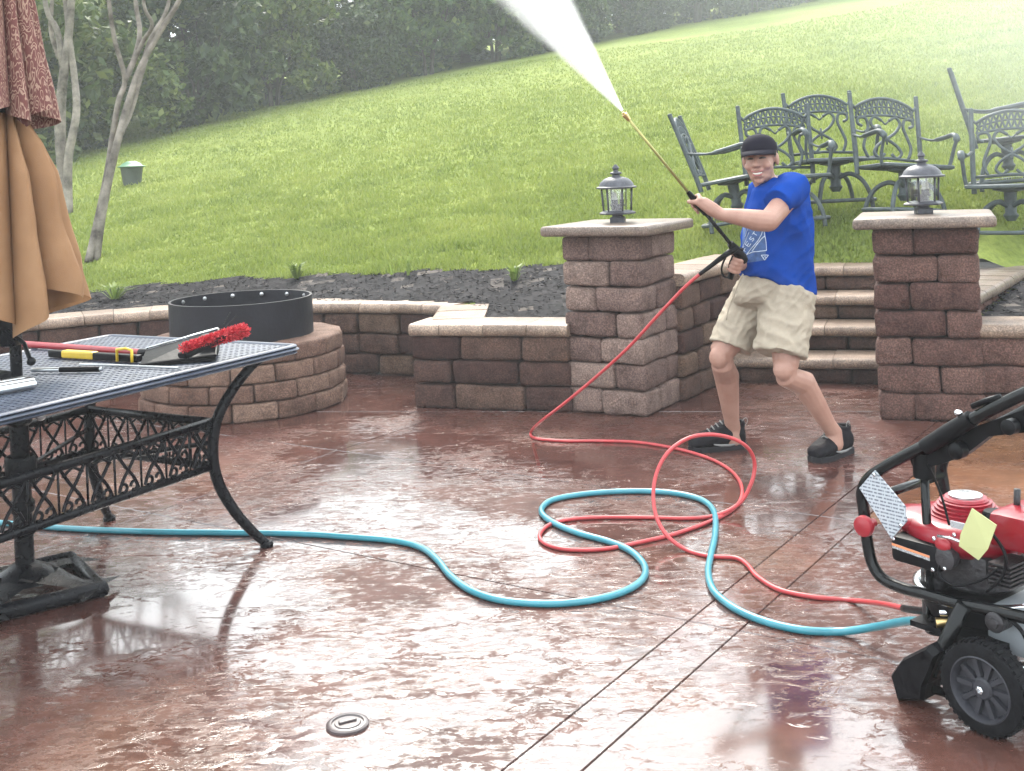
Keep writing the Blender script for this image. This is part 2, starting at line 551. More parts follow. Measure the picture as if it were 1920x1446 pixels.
def hlawn(x, y):
    x = np.asarray(x, float); y = np.asarray(y, float)
    xs = 40 * np.tanh(x / 40); ys = 8 + 110 * np.tanh((y - 8) / 110)
    p = -0.713 + 0.11 * xs + 0.15 * ys
    h = smax(p, 0.45, 0.06)
    h = h - 0.22 * np.exp(-((x - 2.5) ** 2 / 1.5 + (y - 8.55 + 0.35 * (x - 2.2)) ** 2 / 0.15))
    h = h + 0.05 * np.sin(x * 0.55 + 1) * np.sin(y * 0.42) * np.clip((y - 12) / 8, 0, 1)
    d = ((x - CH[0][0]) * (CH[1][1] - CH[0][1]) - (y - CH[0][1]) * (CH[1][0] - CH[0][0])) / 1.66   # >0: right of the wall
    pocket = 0.44 + 0.055 * np.clip(y - 6.2 + 0.35 * (x - 2.4), 0, 6)
    w = np.clip((d + 0.3) / 0.2, 0, 1) * np.clip((9.5 - y) / 1.5, 0, 1) * (x > 2.4)
    return h * (1 - w) + pocket * w


def ybound(x):
    """front limit of the raised ground, in the middle of the walls"""
    if x < -4.6: return 7.35
    if x < -0.35: return 6.1 + math.sqrt(max(0, 2.78 ** 2 - (x + 2.1) ** 2))
    if x < 0.3: return 7.309 - 0.371 * (x + 0.681) + 0.16
    if x < 1.0: return 7.25
    if x < 1.6: return 7.35 + (x - 1.0) * 1.35
    if x < 2.6: return 8.63 - 0.35 * (x - 1.95)
    return max(3.0, 6.4 - 0.36 * (x - 2.4))


def Lw(px, py):
    """a point of the photograph on the lawn"""
    lo, hi = 6.0, 120.0
    for Y in np.arange(6.5, 120, 0.05):
        p = P(px, py, Y)
        if p.z < hlawn(p.x, p.y):
            return Vector((p.x, p.y, float(hlawn(p.x, p.y))))
    return P(px, py, 60)


def grow(a, b, d0, lim, k):
    out, d = [a], d0
    while out[-1] < lim:
        out.append(out[-1] + d)
        if out[-1] > b: d *= k
    return out


ground_me = MB().add([(-300, -200, -0.12), (300, -200, -0.12), (300, 400, -0.12), (-300, 400, -0.12)], [(0, 1, 2, 3)])
tag(ground_me.build("ground", M_SOIL), kind="structure")

xr = grow(0, 7.5, 0.12, 130, 1.15)
xs = np.array([-v for v in xr[::-1]][:-1] + xr)
ysv = np.array(grow(3.0, 12.5, 0.12, 140, 1.12))
XX, YY = np.meshgrid(xs, ysv)
ZZ = hlawn(XX, YY)
idx = np.arange(XX.size).reshape(XX.shape)
yb = np.array([ybound(0.5 * (a + c)) for a, c in zip(xs[:-1], xs[1:])])
yc = 0.5 * (ysv[:-1] + ysv[1:])
xc = 0.5 * (xs[:-1] + xs[1:])
keep = yc[:, None] > yb[None, :]
Xc, Yc_ = np.meshgrid(xc, yc)
dch = ((Xc - CH[0][0]) * (CH[1][1] - CH[0][1]) - (Yc_ - CH[0][1]) * (CH[1][0] - CH[0][0])) / 1.66
keep &= ~((Xc > 2.4) & (dch < -0.02) & (Yc_ < 8.63 - 0.35 * (Xc - 1.95)))   # the steps
quads = np.stack([idx[:-1, :-1], idx[:-1, 1:], idx[1:, 1:], idx[1:, :-1]], -1)[keep]
lawn_me = arr_mesh("lawn", np.stack([XX.ravel(), YY.ravel(), ZZ.ravel()], -1), 4, quads.ravel())
lawn_me.polygons.foreach_set("use_smooth", [True] * len(lawn_me.polygons))
tag(link("lawn", lawn_me, M_LAWN), kind="structure")

# edge between mulch and lawn, from the photograph
edge_pts = [Lw(px, py) for px, py in ((60, 560), (150, 552), (300, 536), (450, 526), (600, 520), (800, 515), (950, 508), (1050, 503))]
ex_ = [-7] + [p.x for p in edge_pts] + [1.2]
ey_ = [edge_pts[0].y - 0.1] + [p.y for p in edge_pts] + [edge_pts[-1].y - 0.1]


def ylawn(x):
    return float(np.interp(x, ex_, ey_))


def in_mulch(x, y):
    if x < 1.15:
        return ybound(x) < y < ylawn(x) + 0.05 * math.sin(x * 7) and not (x > 0.95 and y > 8.2)
    d = ((x - CH[0][0]) * (CH[1][1] - CH[0][1]) - (y - CH[0][1]) * (CH[1][0] - CH[0][0])) / 1.66
    return d > 0.0 and x > 2.5 and y > ybound(x) and x < 5.0 and y < 8.1


rng = np.random.default_rng(7)
mv, mf = [], []
for gx in np.arange(-7, 5, 0.1):
    for gy in np.arange(5.4, 12, 0.1):
        if in_mulch(gx + 0.05, gy + 0.05):
            k = len(mv)
            for (a, c) in ((0, 0), (0.1, 0), (0.1, 0.1), (0, 0.1)):
                z = float(hlawn(gx + a, gy + c)) + 0.018 + 0.008 * noise.noise(Vector(((gx + a) * 3, (gy + c) * 3, 0)))
                mv.append((gx + a, gy + c, z))
            mf.append((k, k + 1, k + 2, k + 3))
for i in range(60000):
    x, y = rng.uniform(-6.5, 4.5), rng.uniform(5.6, 11.8)
    if not in_mulch(x, y): continue
    z = float(hlawn(x, y)) + 0.02 + rng.uniform(0, 0.014)
    a, tl, l, w = rng.uniform(0, 6.28), rng.uniform(-0.5, 0.5), rng.uniform(0.006, 0.024), rng.uniform(0.002, 0.006)
    d = Vector((math.cos(a), math.sin(a), tl * 0.7)) * l
    s = Vector((-math.sin(a), math.cos(a), rng.uniform(-0.5, 0.5))) * w
    c = Vector((x, y, z))
    k = len(mv)
    mv += [tuple(c - d - s), tuple(c + d - s), tuple(c + d + s), tuple(c - d + s)]
    mf.append((k, k + 1, k + 2, k + 3))
me = bpy.data.meshes.new("mulch"); me.from_pydata(mv, [], mf); me.update()
tag(link("mulch", me, M_MULCH), "black bark mulch filling the beds behind the low stone walls", "mulch", kind="stuff")

# grass blades on the part of the lawn near enough to show them
NB = 330000
t = rng.uniform(0, 1, NB)
Y0, Y1 = 8.4, 34.0
by = 1.0 / (1 / Y0 + t ** 0.9 * (1 / Y1 - 1 / Y0))
bx = by * rng.uniform(-0.56, 0.56, NB)
ylim = np.interp(bx, ex_, ey_) + 0.06 * np.sin(bx * 7)
okm = np.where(bx < 1.2, by > np.where(bx > 1.0, 8.0, ylim - 0.02), by > np.where(bx < 2.7, 8.72 - 0.35 * (bx - 1.95), 8.6))
bx, by = bx[okm], by[okm]
n = len(bx)
bz = hlawn(bx, by)
an = rng.uniform(0, 6.283, n)
cl = np.sin(bx * 5.1 + 2 * np.sin(by * 3.7)) * np.sin(by * 4.3 + 2 * np.sin(bx * 2.9))
ht = rng.uniform(0.022, 0.062, n) * (0.95 + 0.4 * cl)
wd = (0.0028 + 0.00042 * by) * rng.uniform(0.7, 1.3, n)
ln_ = rng.uniform(0.1, 0.9, n) * ht
la = rng.uniform(0, 6.283, n)
base = np.stack([bx, by, bz], -1)
sd = np.stack([np.cos(an) * wd, np.sin(an) * wd, np.zeros(n)], -1)
tip = base + np.stack([np.cos(la) * ln_, np.sin(la) * ln_, ht], -1)
V = np.stack([base - sd, base + sd, tip], 1).reshape(-1, 3)
gme = arr_mesh("grass", V, 3, np.arange(3 * n))
tag(link("grass", gme, M_BLADE), "short green grass blades growing on the sloping lawn", "grass", kind="stuff")


# ------------------------------------------------------------------ patio
patio = bpy.data.objects.new("patio", None)
COL.objects.link(patio)
patio["kind"] = "structure"
base_p = MB().box((0, 1.2, -0.038), (19, 17.0, 0.06)).build("patio_bed", M_PATIO, patio)
bm = bmesh.new()
vs = [bm.verts.new(p) for p in ((-9.5, -7.3, 0), (9.5, -7.3, 0), (9.5, 9.4, 0), (-9.5, 9.4, 0))]
bm.faces.new(vs)
JD = Vector((0.56, 0.83, 0)).normalized()
JN = Vector((JD.y, -JD.x, 0))
cuts = [(G(1340, 1125), JN), (G(1400, 1170), JN), (G(395, 925), JN), (G(395, 925) - JN * 2.3, JN), (G(1400, 1170) + JN * 2.6, JN),
        (G(1533, 967), JD), (G(420, 990), JD), (G(1533, 967) - JD * 4.2, JD),
        (G(1310, 772), Vector((0.20, 0.98, 0)).normalized())]
edges_joint = []
for co, no in cuts:
    bmesh.ops.bisect_plane(bm, geom=bm.verts[:] + bm.edges[:] + bm.faces[:], plane_co=co, plane_no=no)
bm.faces.ensure_lookup_table()
polys = [[v.co.copy() for v in f.verts] for f in bm.faces]
bm.free()


def inset(poly, d):
    n = len(poly)
    area = sum(poly[i].x * poly[(i + 1) % n].y - poly[(i + 1) % n].x * poly[i].y for i in range(n))
    if area < 0: poly = poly[::-1]
    out = []
    for i in range(n):
        a, b_, c = poly[i - 1], poly[i], poly[(i + 1) % n]
        e1, e2 = (b_ - a).normalized(), (c - b_).normalized()
        n1_, n2_ = Vector((-e1.y, e1.x, 0)), Vector((-e2.y, e2.x, 0))
        k = 1 + n1_.dot(n2_)
        out.append(b_ + (n1_ + n2_) * (d / max(k, 0.2)))
    return out


for pl in polys:
    pl = inset(pl, 0.0026)
    mb = MB()
    n_ = len(pl)
    p2 = inset(pl, 0.0015)
    vs = [(p.x, p.y, -0.045) for p in pl] + [(p.x, p.y, -0.003) for p in pl] + [(p.x, p.y, 0) for p in p2]
    fs = [tuple(range(2 * n_, 3 * n_))]
    for k in (0, 1):
        fs += [(k * n_ + i, k * n_ + (i + 1) % n_, (k + 1) * n_ + (i + 1) % n_, (k + 1) * n_ + i) for i in range(n_)]
    mb.add(vs, fs)
    def pin(q, poly):
        c = False
        for i in range(len(poly)):
            a_, b2_ = poly[i - 1], poly[i]
            if (a_.y > q[1]) != (b2_.y > q[1]) and q[0] < (b2_.x - a_.x) * (q[1] - a_.y) / (b2_.y - a_.y) + a_.x: c = not c
        return c
    mb.build("slab", M_PATIO2 if pin((2.15, 5.55), pl) else M_PATIO, patio)


# ------------------------------------------------------------------ stones
def block_mesh(w, d, h, seed, bev=0.024, amp=0.007, mx=3):
    rs = random.Random(seed)
    o = Vector((rs.uniform(0, 90), rs.uniform(0, 90), rs.uniform(0, 90)))
    bev = min(bev, w * 0.3, d * 0.3, h * 0.3)

    def ticks(s, k):
        a = s / 2
        inner = [-(a - bev) + 2 * (a - bev) * i / k for i in range(k + 1)]
        return [-a] + inner + [a]
    X, Yy, Z = ticks(w, mx), ticks(d, 1), ticks(h, 1)
    vid, vs, fs = {}, [], []

    def vert(i, j, k):
        key = (i, j, k)
        if key not in vid:
            p = Vector((X[i], Yy[j], Z[k]))
            q = Vector((max(X[1], min(X[-2], p.x)), max(Yy[1], min(Yy[-2], p.y)), max(Z[1], min(Z[-2], p.z))))
            dl = p - q
            if dl.length > 1e-6: p = q + dl.normalized() * bev
            p += noise.noise_vector(p * 7 + o) * amp + noise.noise_vector(p * 19 + o) * amp * 0.5
            vid[key] = len(vs); vs.append(tuple(p))
        return vid[key]
    nx, ny, nz = len(X) - 1, len(Yy) - 1, len(Z) - 1
    for i in range(nx):
        for j in range(ny):
            fs.append((vert(i, j, 0), vert(i, j + 1, 0), vert(i + 1, j + 1, 0), vert(i + 1, j, 0)))
            fs.append((vert(i, j, nz), vert(i + 1, j, nz), vert(i + 1, j + 1, nz), vert(i, j + 1, nz)))
    for i in range(nx):
        for k in range(nz):
            fs.append((vert(i, 0, k), vert(i + 1, 0, k), vert(i + 1, 0, k + 1), vert(i, 0, k + 1)))
            fs.append((vert(i, ny, k), vert(i, ny, k + 1), vert(i + 1, ny, k + 1), vert(i + 1, ny, k)))
    for j in range(ny):
        for k in range(nz):
            fs.append((vert(0, j, k), vert(0, j, k + 1), vert(0, j + 1, k + 1), vert(0, j + 1, k)))
            fs.append((vert(nx, j, k), vert(nx, j + 1, k), vert(nx, j + 1, k + 1), vert(nx, j, k + 1)))
    me = bpy.data.meshes.new("stone")
    me.from_pydata(vs, [], fs)
    me.polygons.foreach_set("use_smooth", [True] * len(me.polygons))
    me.update()
    return me


SEED = [100]


def stone(parent, c, ex, w, d, h, mat, name="stone", **kw):
    """block centred at c (world), long side along ex"""
    SEED[0] += 1
    me = block_mesh(w, d, h, SEED[0], **kw)
    rs = random.Random(SEED[0])
    M = frame_m(c, ex) @ Matrix.Rotation(R(rs.uniform(-0.8, 0.8)), 4, 'Y') @ Matrix.Rotation(R(rs.uniform(-1, 1)), 4, 'Z')
    return link(name, me, mat, parent, M, W=True)


def split(L, seed, lo=0.24, hi=0.42):
    rs = random.Random(seed)
    out, s = [], 0
    while s < L - 1e-6:
        w = rs.uniform(lo, hi)
        if L - s - w < lo * 0.7: w = L - s
        out.append((s, min(w, L - s)))
        s += w
    return out


def path_line(A, B):
    A, B = Vector((A[0], A[1], 0)), Vector((B[0], B[1], 0))
    e = (B - A).normalized()
    n = Vector((-e.y, e.x, 0))
    return (B - A).length, lambda s: (A + e * s, e, n)


def path_arc(c, r, a0, a1):
    """clockwise arc seen from above (left to right for a wall curving round the viewer); normal points outwards"""
    c = Vector((c[0], c[1], 0))

    def f(s):
        a = a0 - s / r
        n = Vector((math.cos(a), math.sin(a), 0))
        return c + n * r, Vector((n.y, -n.x, 0)), n
    return r * (a0 - a1), f


def wall(parent, path, z0, courses, ch, depth, mat, seed, lo=0.24, hi=0.42, gap=0.007, amp=0.0105):
    L, f = path
    for k in range(courses):
        for (s, w) in split(L, seed * 31 + k, lo, hi):
            p, e, n = f(s + w / 2)
            off = random.Random(seed * 77 + k * 13 + int(s * 100)).uniform(-0.006, 0.006)
            stone(parent, p + n * (depth / 2 + off) + Vector((0, 0, z0 + (k + 0.5) * ch)), e, w - gap, depth, ch - 0.006, mat, amp=amp)


def bull(depth, th, front):
    """bullnose profile in (out, z): 'front' overhang, round nose"""
    pr = []
    r = th / 2
    for i in range(7):
        a = -math.pi / 2 + math.pi * i / 6
        pr.append((-front + r - math.cos(a) * r * 0.9, r + math.sin(a) * r))
    pr += [(depth - front, th), (depth - front, 0)]
    return pr


def caps(parent, path, z0, depth, th, front, mat, seed, lo=0.2, hi=0.4, name="cap_stone", gap=0.004):
    L, f = path
    pr = bull(depth, th, front)
    for (s, w) in split(L, seed, lo, hi):
        mb = MB()
        rs = random.Random(seed + int(s * 1000))
        dz = rs.uniform(-0.002, 0.003)
        ends = [s + gap / 2, s + w / 2, s + w - gap / 2]
        vs = []
        for q in ends:
            p, e, n = f(q)
            vs += [p + n * o + Vector((0, 0, z0 + z + dz + (0.002 * noise.noise(p * 5 + n * o * 9)))) for o, z in pr]
        m_ = len(pr)
        fs = [(j * m_ + i, j * m_ + (i + 1) % m_, (j + 1) * m_ + (i + 1) % m_, (j + 1) * m_ + i) for j in (0, 1) for i in range(m_)]
        fs += [tuple(range(m_))[::-1], tuple(range(2 * m_, 3 * m_))]
        c = f(s + w / 2)[0] + Vector((0, 0, z0))
        mb.add([v - c for v in vs], fs)
        mb.build(name, mat, parent, True, Matrix.Translation(c), angle=40, W=True)


CHT, CAPT = 0.15, 0.075
# curved back wall
arc = path_arc((-2.1, 6.1), 2.64, R(152), R(52))
w1 = thing("garden_wall", "low curved stone wall with cream caps behind the fire pit", "wall", (-2.1, 8.8, 0))
wall(w1, arc, 0, 3, CHT, 0.28, M_STONE, 3)
caps(w1, arc, 3 * CHT, 0.34, CAPT, 0.035, M_CAP, 5, 0.2, 0.32)
# return
# front wall
w2 = thing("garden_wall", "short straight stone wall with cream caps joining the lantern pillar on the left", "wall", (-0.2, 7.2, 0))
fl = path_line((-0.681, 7.309), (0.29, 6.952))
wall(w2, fl, 0, 3, CHT, 0.28, M_STONE, 12, 0.26, 0.46)
caps(w2, fl, 3 * CHT, 0.34, CAPT, 0.035, M_CAP, 21, 0.18, 0.34)
rt = path_line((-0.53, 8.16), (-0.55, 7.46))
wall(w2, rt, 0, 3, CHT, 0.28, M_STONE, 17)
caps(w2, rt, 3 * CHT + 0.003, 0.36, CAPT, 0.03, M_CAP, 27, 0.26, 0.34)


def pillar(th_, x, y, rz, w, courses, mat, capw, seed):
    """(x, y) front-left corner; pinwheel courses round a dark core"""
    e = Vector((math.cos(rz), math.sin(rz), 0)); n = Vector((-e.y, e.x, 0))
    o = Vector((x, y, 0))
    c = o + e * (w / 2) + n * (w / 2)
    MB().box((0, 0, courses * CHT / 2), (w * 0.7, w * 0.7, courses * CHT - 0.01)).build("core", M_CORE, th_, matrix=frame_m(c, e), W=True)
    for k in range(courses):
        z = (k + 0.5) * CHT
        rs = random.Random(seed + k)
        t_ = 0.205 + rs.uniform(-0.025, 0.025)
        for s in range(4):
            es = Matrix.Rotation(s * math.pi / 2, 3, 'Z') @ e
            ns = Matrix.Rotation(s * math.pi / 2, 3, 'Z') @ n
            corner = c - es * (w / 2) - ns * (w / 2)
            q0, q1 = (0.0, w - t_) if k % 2 else (t_, w)      # each stone runs into the end of its neighbour
            p = corner + es * ((q0 + q1) / 2) + ns * (t_ / 2 + rs.uniform(-0.006, 0.004)) + Vector((0, 0, z))
            stone(th_, p, es, q1 - q0 - 0.006, t_, CHT - 0.006, mat, amp=0.011)
    SEED[0] += 1
    cap = block_mesh(capw, capw, 0.06, SEED[0], bev=0.02, amp=0.0025, mx=4)
    cc = c + Vector((0, 0, courses * CHT + 0.031))
    link("pillar_cap", cap, M_PCAP, th_, frame_m(cc, e), W=True)
    return c, e


RL, RR = R(-31), R(-20)
pl = thing("stone_pillar", "buff stone pillar with flat cap and clear lantern, left of the man", "pillar", (0.6, 7.1, 0))
PLc, PLe = pillar(pl, 0.267, 7.0, RL, 0.52, 7, M_STONE_L, 0.70, 900)
pr_ = thing("stone_pillar", "reddish stone pillar with flat cap and hazy lantern, right of the steps", "pillar", (2.25, 6.55, 0))
PRc, PRe = pillar(pr_, 1.95, 6.44, RR, 0.55, 7, M_STONE_R, 0.73, 950)

# cheek walls beside the steps
w3 = thing("cheek_wall", "stone side wall with sloping line of caps behind the man's hips", "wall", (1.2, 7.6, 0))
ck = path_line((0.99, 7.12), (1.68, 8.23))
wall(w3, ck, 0, 5, 0.141, 0.28, M_STONE, 41, 0.2, 0.36)
caps(w3, ck, 0.706, 0.34, CAPT, 0.035, M_CAP, 44, 0.22, 0.34)
w4 = thing("cheek_wall", "raised stone side wall with pale flat caps behind the right pillar", "wall", (2.9, 7.3, 0))
ck2 = path_line((2.62, 6.76), (3.72, 8.41))
wall(w4, ck2, 0.0, 4, 0.136, 0.28, M_STONE_R, 51, 0.2, 0.34)
caps(w4, ck2, 0.545, 0.52, CAPT, 0.03, M_PCAP, 54, 0.1, 0.16)
w5 = thing("garden_wall", "low stone wall with cream caps running out of frame behind the pressure washer", "wall", (2.9, 6.2, 0))
fr = path_line((2.44, 6.30), (4.3, 5.62))
wall(w5, fr, 0, 3, CHT, 0.28, M_STONE_R, 61, 0.26, 0.46)
caps(w5, fr, 3 * CHT, 0.34, CAPT, 0.035, M_CAP, 64, 0.2, 0.36)

# steps
st = thing("stone_steps", "flight of four stone steps with rounded buff treads behind the man", "steps", (1.8, 7.7, 0))
SE = Vector((1.085, -0.38, 0)).normalized(); SN = Vector((-SE.y, SE.x, 0))
S0 = Vector((1.137, 7.775, 0))
for k in range(4):
    a = S0 + SN * (0.30 * k) + SE * (-0.15)
    b_ = a + SE * 1.95
    pth = path_line(a.xy, b_.xy)
    wall(st, pth, 0.165 * k, 1, 0.098, 0.25, M_STONE, 71 + k, 0.3, 0.5)
    MB().box((0, 0, 0), (1.92, 0.06, 0.16 * (k + 1))).build("backing", M_CORE, st, matrix=frame_m((a + b_) / 2 + SN * 0.29 + Vector((0, 0, 0.08 * (k + 1) - 0.005)), SE), W=True)
    caps(st, pth, 0.165 * k + 0.098, 0.36, 0.066, 0.045, M_CAP, 81 + k, 0.26, 0.44, name="tread")

# ------------------------------------------------------------------ fire pit
fp = thing("fire_pit", "round stone fire pit with dark steel ring beside the patio table", "fire pit", (-1.82, 7.72, 0))
NS = 15
for k in range(4):
    for i in range(NS):
        a = 2 * math.pi * (i + 0.5 * (k % 2)) / NS
        n_ = Vector((math.cos(a), math.sin(a), 0))
        r_ = 0.66 - 0.006 * k
        stone(fp, Vector((-1.82, 7.72, 0.0)) + n_ * (r_ - 0.1) + Vector((0, 0, (k + 0.5) * 0.112)), Vector((-n_.y, n_.x, 0)),
              2 * math.pi * r_ / NS - 0.012, 0.2, 0.107, M_PIT, amp=0.006, bev=0.016)
M_STEEL = pm("dark_fire_ring_steel", (0.010, 0.0095, 0.013), rough=0.5, spec=0.2, metal=0.0, var=0.3, scale=5, bump=0.08, bscale=40)
M_ZINC = pm("zinc_bolt", (0.55, 0.55, 0.56), rough=0.35, metal=1.0)
mb = MB()
prof = [(0.452, 0.30), (0.462, 0.30), (0.462, 0.69), (0.446, 0.69), (0.446, 0.30)]
mb.lathe(prof, 56, cap=False)
ring = mb.build("steel_ring", M_STEEL, fp, True, angle=40)
for i in range(14):
    a = 2 * math.pi * (i + 0.3) / 14
    M = Matrix.Translation((0.446 * math.cos(a), 0.446 * math.sin(a), 0.662)) @ Matrix.Rotation(a, 4, 'Z') @ Matrix.Rotation(R(-90), 4, 'Y')
    MB().lathe([(0.014, 0), (0.014, 0.004), (0.009, 0.005), (0.009, 0.012), (0.002, 0.013)], 10, M).build("bolt", M_ZINC, ring, True, angle=40)
MB().lathe([(0.44, 0.0), (0.44, 0.14), (0.2, 0.18), (0.01, 0.17)], 24).build("ash_bed", M_CORE, fp)

# ------------------------------------------------------------------ trees
def leaf_cloud(centres, per, spread, size, seed):
    """(N,4,3) leaf quads round clump centres [(x,y,z,r)]"""
    g = np.random.default_rng(seed)
    out = []
    for (x, y, z, r) in centres:
        m = int(per * g.uniform(0.6, 1.3))
        d = g.normal(size=(m, 3)); d /= np.linalg.norm(d, axis=1)[:, None]
        rad = r * g.uniform(0.25, 1.0, m) ** 0.5
        p = np.array((x, y, z)) + d * rad[:, None] * np.array((1, 1, 0.75))
        a = g.normal(size=(m, 3)) * 0.8 + d * 0.2; a[:, 2] -= 0.35
        a /= np.linalg.norm(a, axis=1)[:, None]
        up = g.normal(size=(m, 3)) * 0.6 + np.array((0, 0, 1.0))
        s = np.cross(a, up); s /= (np.linalg.norm(s, axis=1)[:, None] + 1e-9)
        L = size * g.uniform(0.6, 1.3, m)[:, None]
        out.append(np.stack([p - a * L * 0.5, p + s * L * 0.28, p + a * L * 0.5, p - s * L * 0.28], 1))
    return np.concatenate(out)


def leaf_mesh(name, q):
    return arr_mesh(name, q.reshape(-1, 3), 4, np.arange(len(q) * 4))


def tree_proto(seed, h, cr, z0, clumps, per, size, bush=False):
    """trunk mesh and crown mesh for a tree of height h, crown radius cr, crown from z0"""
    rs = random.Random(seed)
    mb = MB()
    cs = []
    nst = 4 if bush else 1
    for s in range(nst):
        a0 = rs.uniform(0, 6.28)
        lean = 0.25 if bush else 0.06
        top = Vector((math.cos(a0) * lean * h, math.sin(a0) * lean * h, h * 0.82))
        pts = [Vector((0.1 * math.cos(a0), 0.1 * math.sin(a0), -0.3))]
        for i in range(1, 7):
            t_ = i / 6
            pts.append(top * t_ + Vector((rs.uniform(-1, 1), rs.uniform(-1, 1), 0)) * 0.03 * h * (1 - abs(2 * t_ - 1)))
        r0 = 0.03 * h if not bush else 0.014 * h
        mb.tube(pts, [r0 * (1 - 0.8 * i / 6) for i in range(7)], 7)
        for j in range(5 if bush else 9):
            t_ = rs.uniform(max(0.12, z0 / h), 0.95)
            i = min(5, int(t_ * 6))
            p = pts[i].lerp(pts[i + 1], t_ * 6 - i)
            a = rs.uniform(0, 6.28)
            l = cr * rs.uniform(0.5, 0.9) * (1.15 - t_ * 0.5)
            e = p + Vector((math.cos(a) * l, math.sin(a) * l, l * rs.uniform(0.1, 0.7)))
            m = p.lerp(e, 0.5) + Vector((0, 0, 0.1 * l))
            mb.tube([p, m, e], [r0 * 0.4 * (1.1 - t_), r0 * 0.25 * (1.1 - t_), 0.008], 5)
            cs.append((e.x, e.y, e.z, cr * rs.uniform(0.2, 0.36)))
    for i in range(clumps):
        z = rs.uniform(0, 1) ** 0.8
        a = rs.uniform(0, 6.28)
        prof = math.sin(math.pi * (0.12 + 0.83 * z)) ** 0.6
        r = cr * prof * rs.uniform(0.35, 1.05)
        cs.append((math.cos(a) * r, math.sin(a) * r, z0 + (h - z0) * z, cr * rs.uniform(0.17, 0.34)))
    return mb.mesh("trunk"), leaf_mesh("crown", leaf_cloud(cs, per, 1, size, seed))


protos = [tree_proto(11, 11, 3.0, 0.8, 64, 190, 0.30), tree_proto(12, 12, 3.3, 1.0, 66, 190, 0.34),
          tree_proto(13, 9.5, 2.8, 0.6, 60, 190, 0.28), tree_proto(14, 10.5, 2.7, 0.7, 60, 190, 0.32)]
bushes = [tree_proto(21, 3.6, 1.8, 0.15, 50, 120, 0.24, True), tree_proto(22, 4.4, 2.1, 0.1, 54, 120, 0.26, True),
          tree_proto(23, 2.8, 1.7, 0.05, 46, 120, 0.22, True)]
for t_, c_ in protos + bushes:
    for me_, mt in ((t_, M_BARK), (c_, M_LEAF)):
        me_.materials.append(mt)
        if mt is M_BARK: me_.polygons.foreach_set("use_smooth", [True] * len(me_.polygons))


def plant_tree(name, label, proto, x, y, s, rz, group, cat, leaf=None, zf=1.0):
    o = thing(name, label, cat, (x, y, float(hlawn(x, y)) - 0.05), rz, group)
    o.scale = (s, s, s * zf * random.Random(int(x * 100 + y)).uniform(0.88, 1.12))
    link("trunk", proto[0], None, o)
    c = link("crown", proto[1], None, o)
    if leaf:
        c.material_slots[0].link = 'OBJECT'; c.material_slots[0].material = leaf
    return o


rs = random.Random(5)
front = [(-12.5, 23.3), (-10.6, 24.6), (-9.0, 26.6), (-7.9, 28.9), (-6.4, 31.6), (-4.4, 33.6), (-2.3, 35.2), (-0.2, 36.8), (1.9, 38.4), (4.2, 40.2), (6.6, 42.2), (9.2, 44.2), (12.0, 46.0), (-14.4, 21.6)]
names_b = ["leafy shrub at the wood's edge, {}".format(s) for s in (
    "behind the closed umbrella", "between the two pale trunks", "just right of the pale trunk", "at the left corner of the wood shade",
    "left of the dark hollow", "in front of the dark hollow", "right of the dark hollow", "left of the water spray",
    "under the water spray", "right of the water spray", "grey in the mist above the lantern", "grey in the mist above the chairs", "farthest right in the mist", "at the far left edge")]
for i, (x, y) in enumerate(front):
    plant_tree("shrub", names_b[i], bushes[i % 3], x + rs.uniform(-0.3, 0.3), y + 0.5, rs.uniform(0.8, 1.05), rs.uniform(0, 6.28), "shrubs along the wood's edge", "shrub",
               M_LEAF2 if i in (0, 1, 2, 4) else None)
row2 = [(-15.5, 24.0), (-13.2, 26.5), (-11.0, 29.2), (-9.2, 32.3), (-7.0, 35.2), (-4.2, 37.6), (-1.4, 39.6), (1.4, 41.8), (4.4, 44.2), (7.8, 46.6), (11.4, 49.0)]
where = ("at the far left behind the umbrella", "behind the left pale trunks", "behind the pale forked trunk", "right of the pale forked trunk",
         "left of the dark hollow", "over the dark hollow", "right of the dark hollow", "behind the water spray", "right of the water spray",
         "dim in the mist above the left lantern", "dimmest, in the mist above the chairs")
for i, (x, y) in enumerate(row2):
    plant_tree("woodland_tree", "dark green woodland tree on the slope, " + where[i], protos[i % 4], x, y, (1.1, 1.0, 0.95, 0.9, 0.9, 0.85, 0.85, 0.85, 0.9, 0.9, 0.9)[i],
               rs.uniform(0, 6.28), "woodland trees on the slope", "tree", zf=(0.9, 0.8, 0.7, 0.5, 0.42, 0.40, 0.39, 0.40, 0.42, 0.44, 0.45)[i],
               leaf=M_LEAF2 if i in (1, 2, 4) else None)
row3 = [(-16, 31), (-12.5, 35), (-9, 39), (-5.5, 42), (-2, 44.5), (2, 47.5), (6, 50.5), (10.5, 53.5)]
for i, (x, y) in enumerate(row3):
    plant_tree("woodland_tree", "woodland tree hidden deep in the back row of the wood", protos[(i + 2) % 4], x, y, 0.95, rs.uniform(0, 6.28), "trees in the back row of the wood", "tree", zf=0.4)


# pale multi-stemmed trees on the lawn
def stems(mb, Z, lines):
    for pts, r0, r1 in lines:
        q = catmull([P(px, py, Z + dz) for px, py, dz in pts], 6)
        n = len(q)
        mb.tube(q, [r0 + (r1 - r0) * i / (n - 1) for i in range(n)], 8)


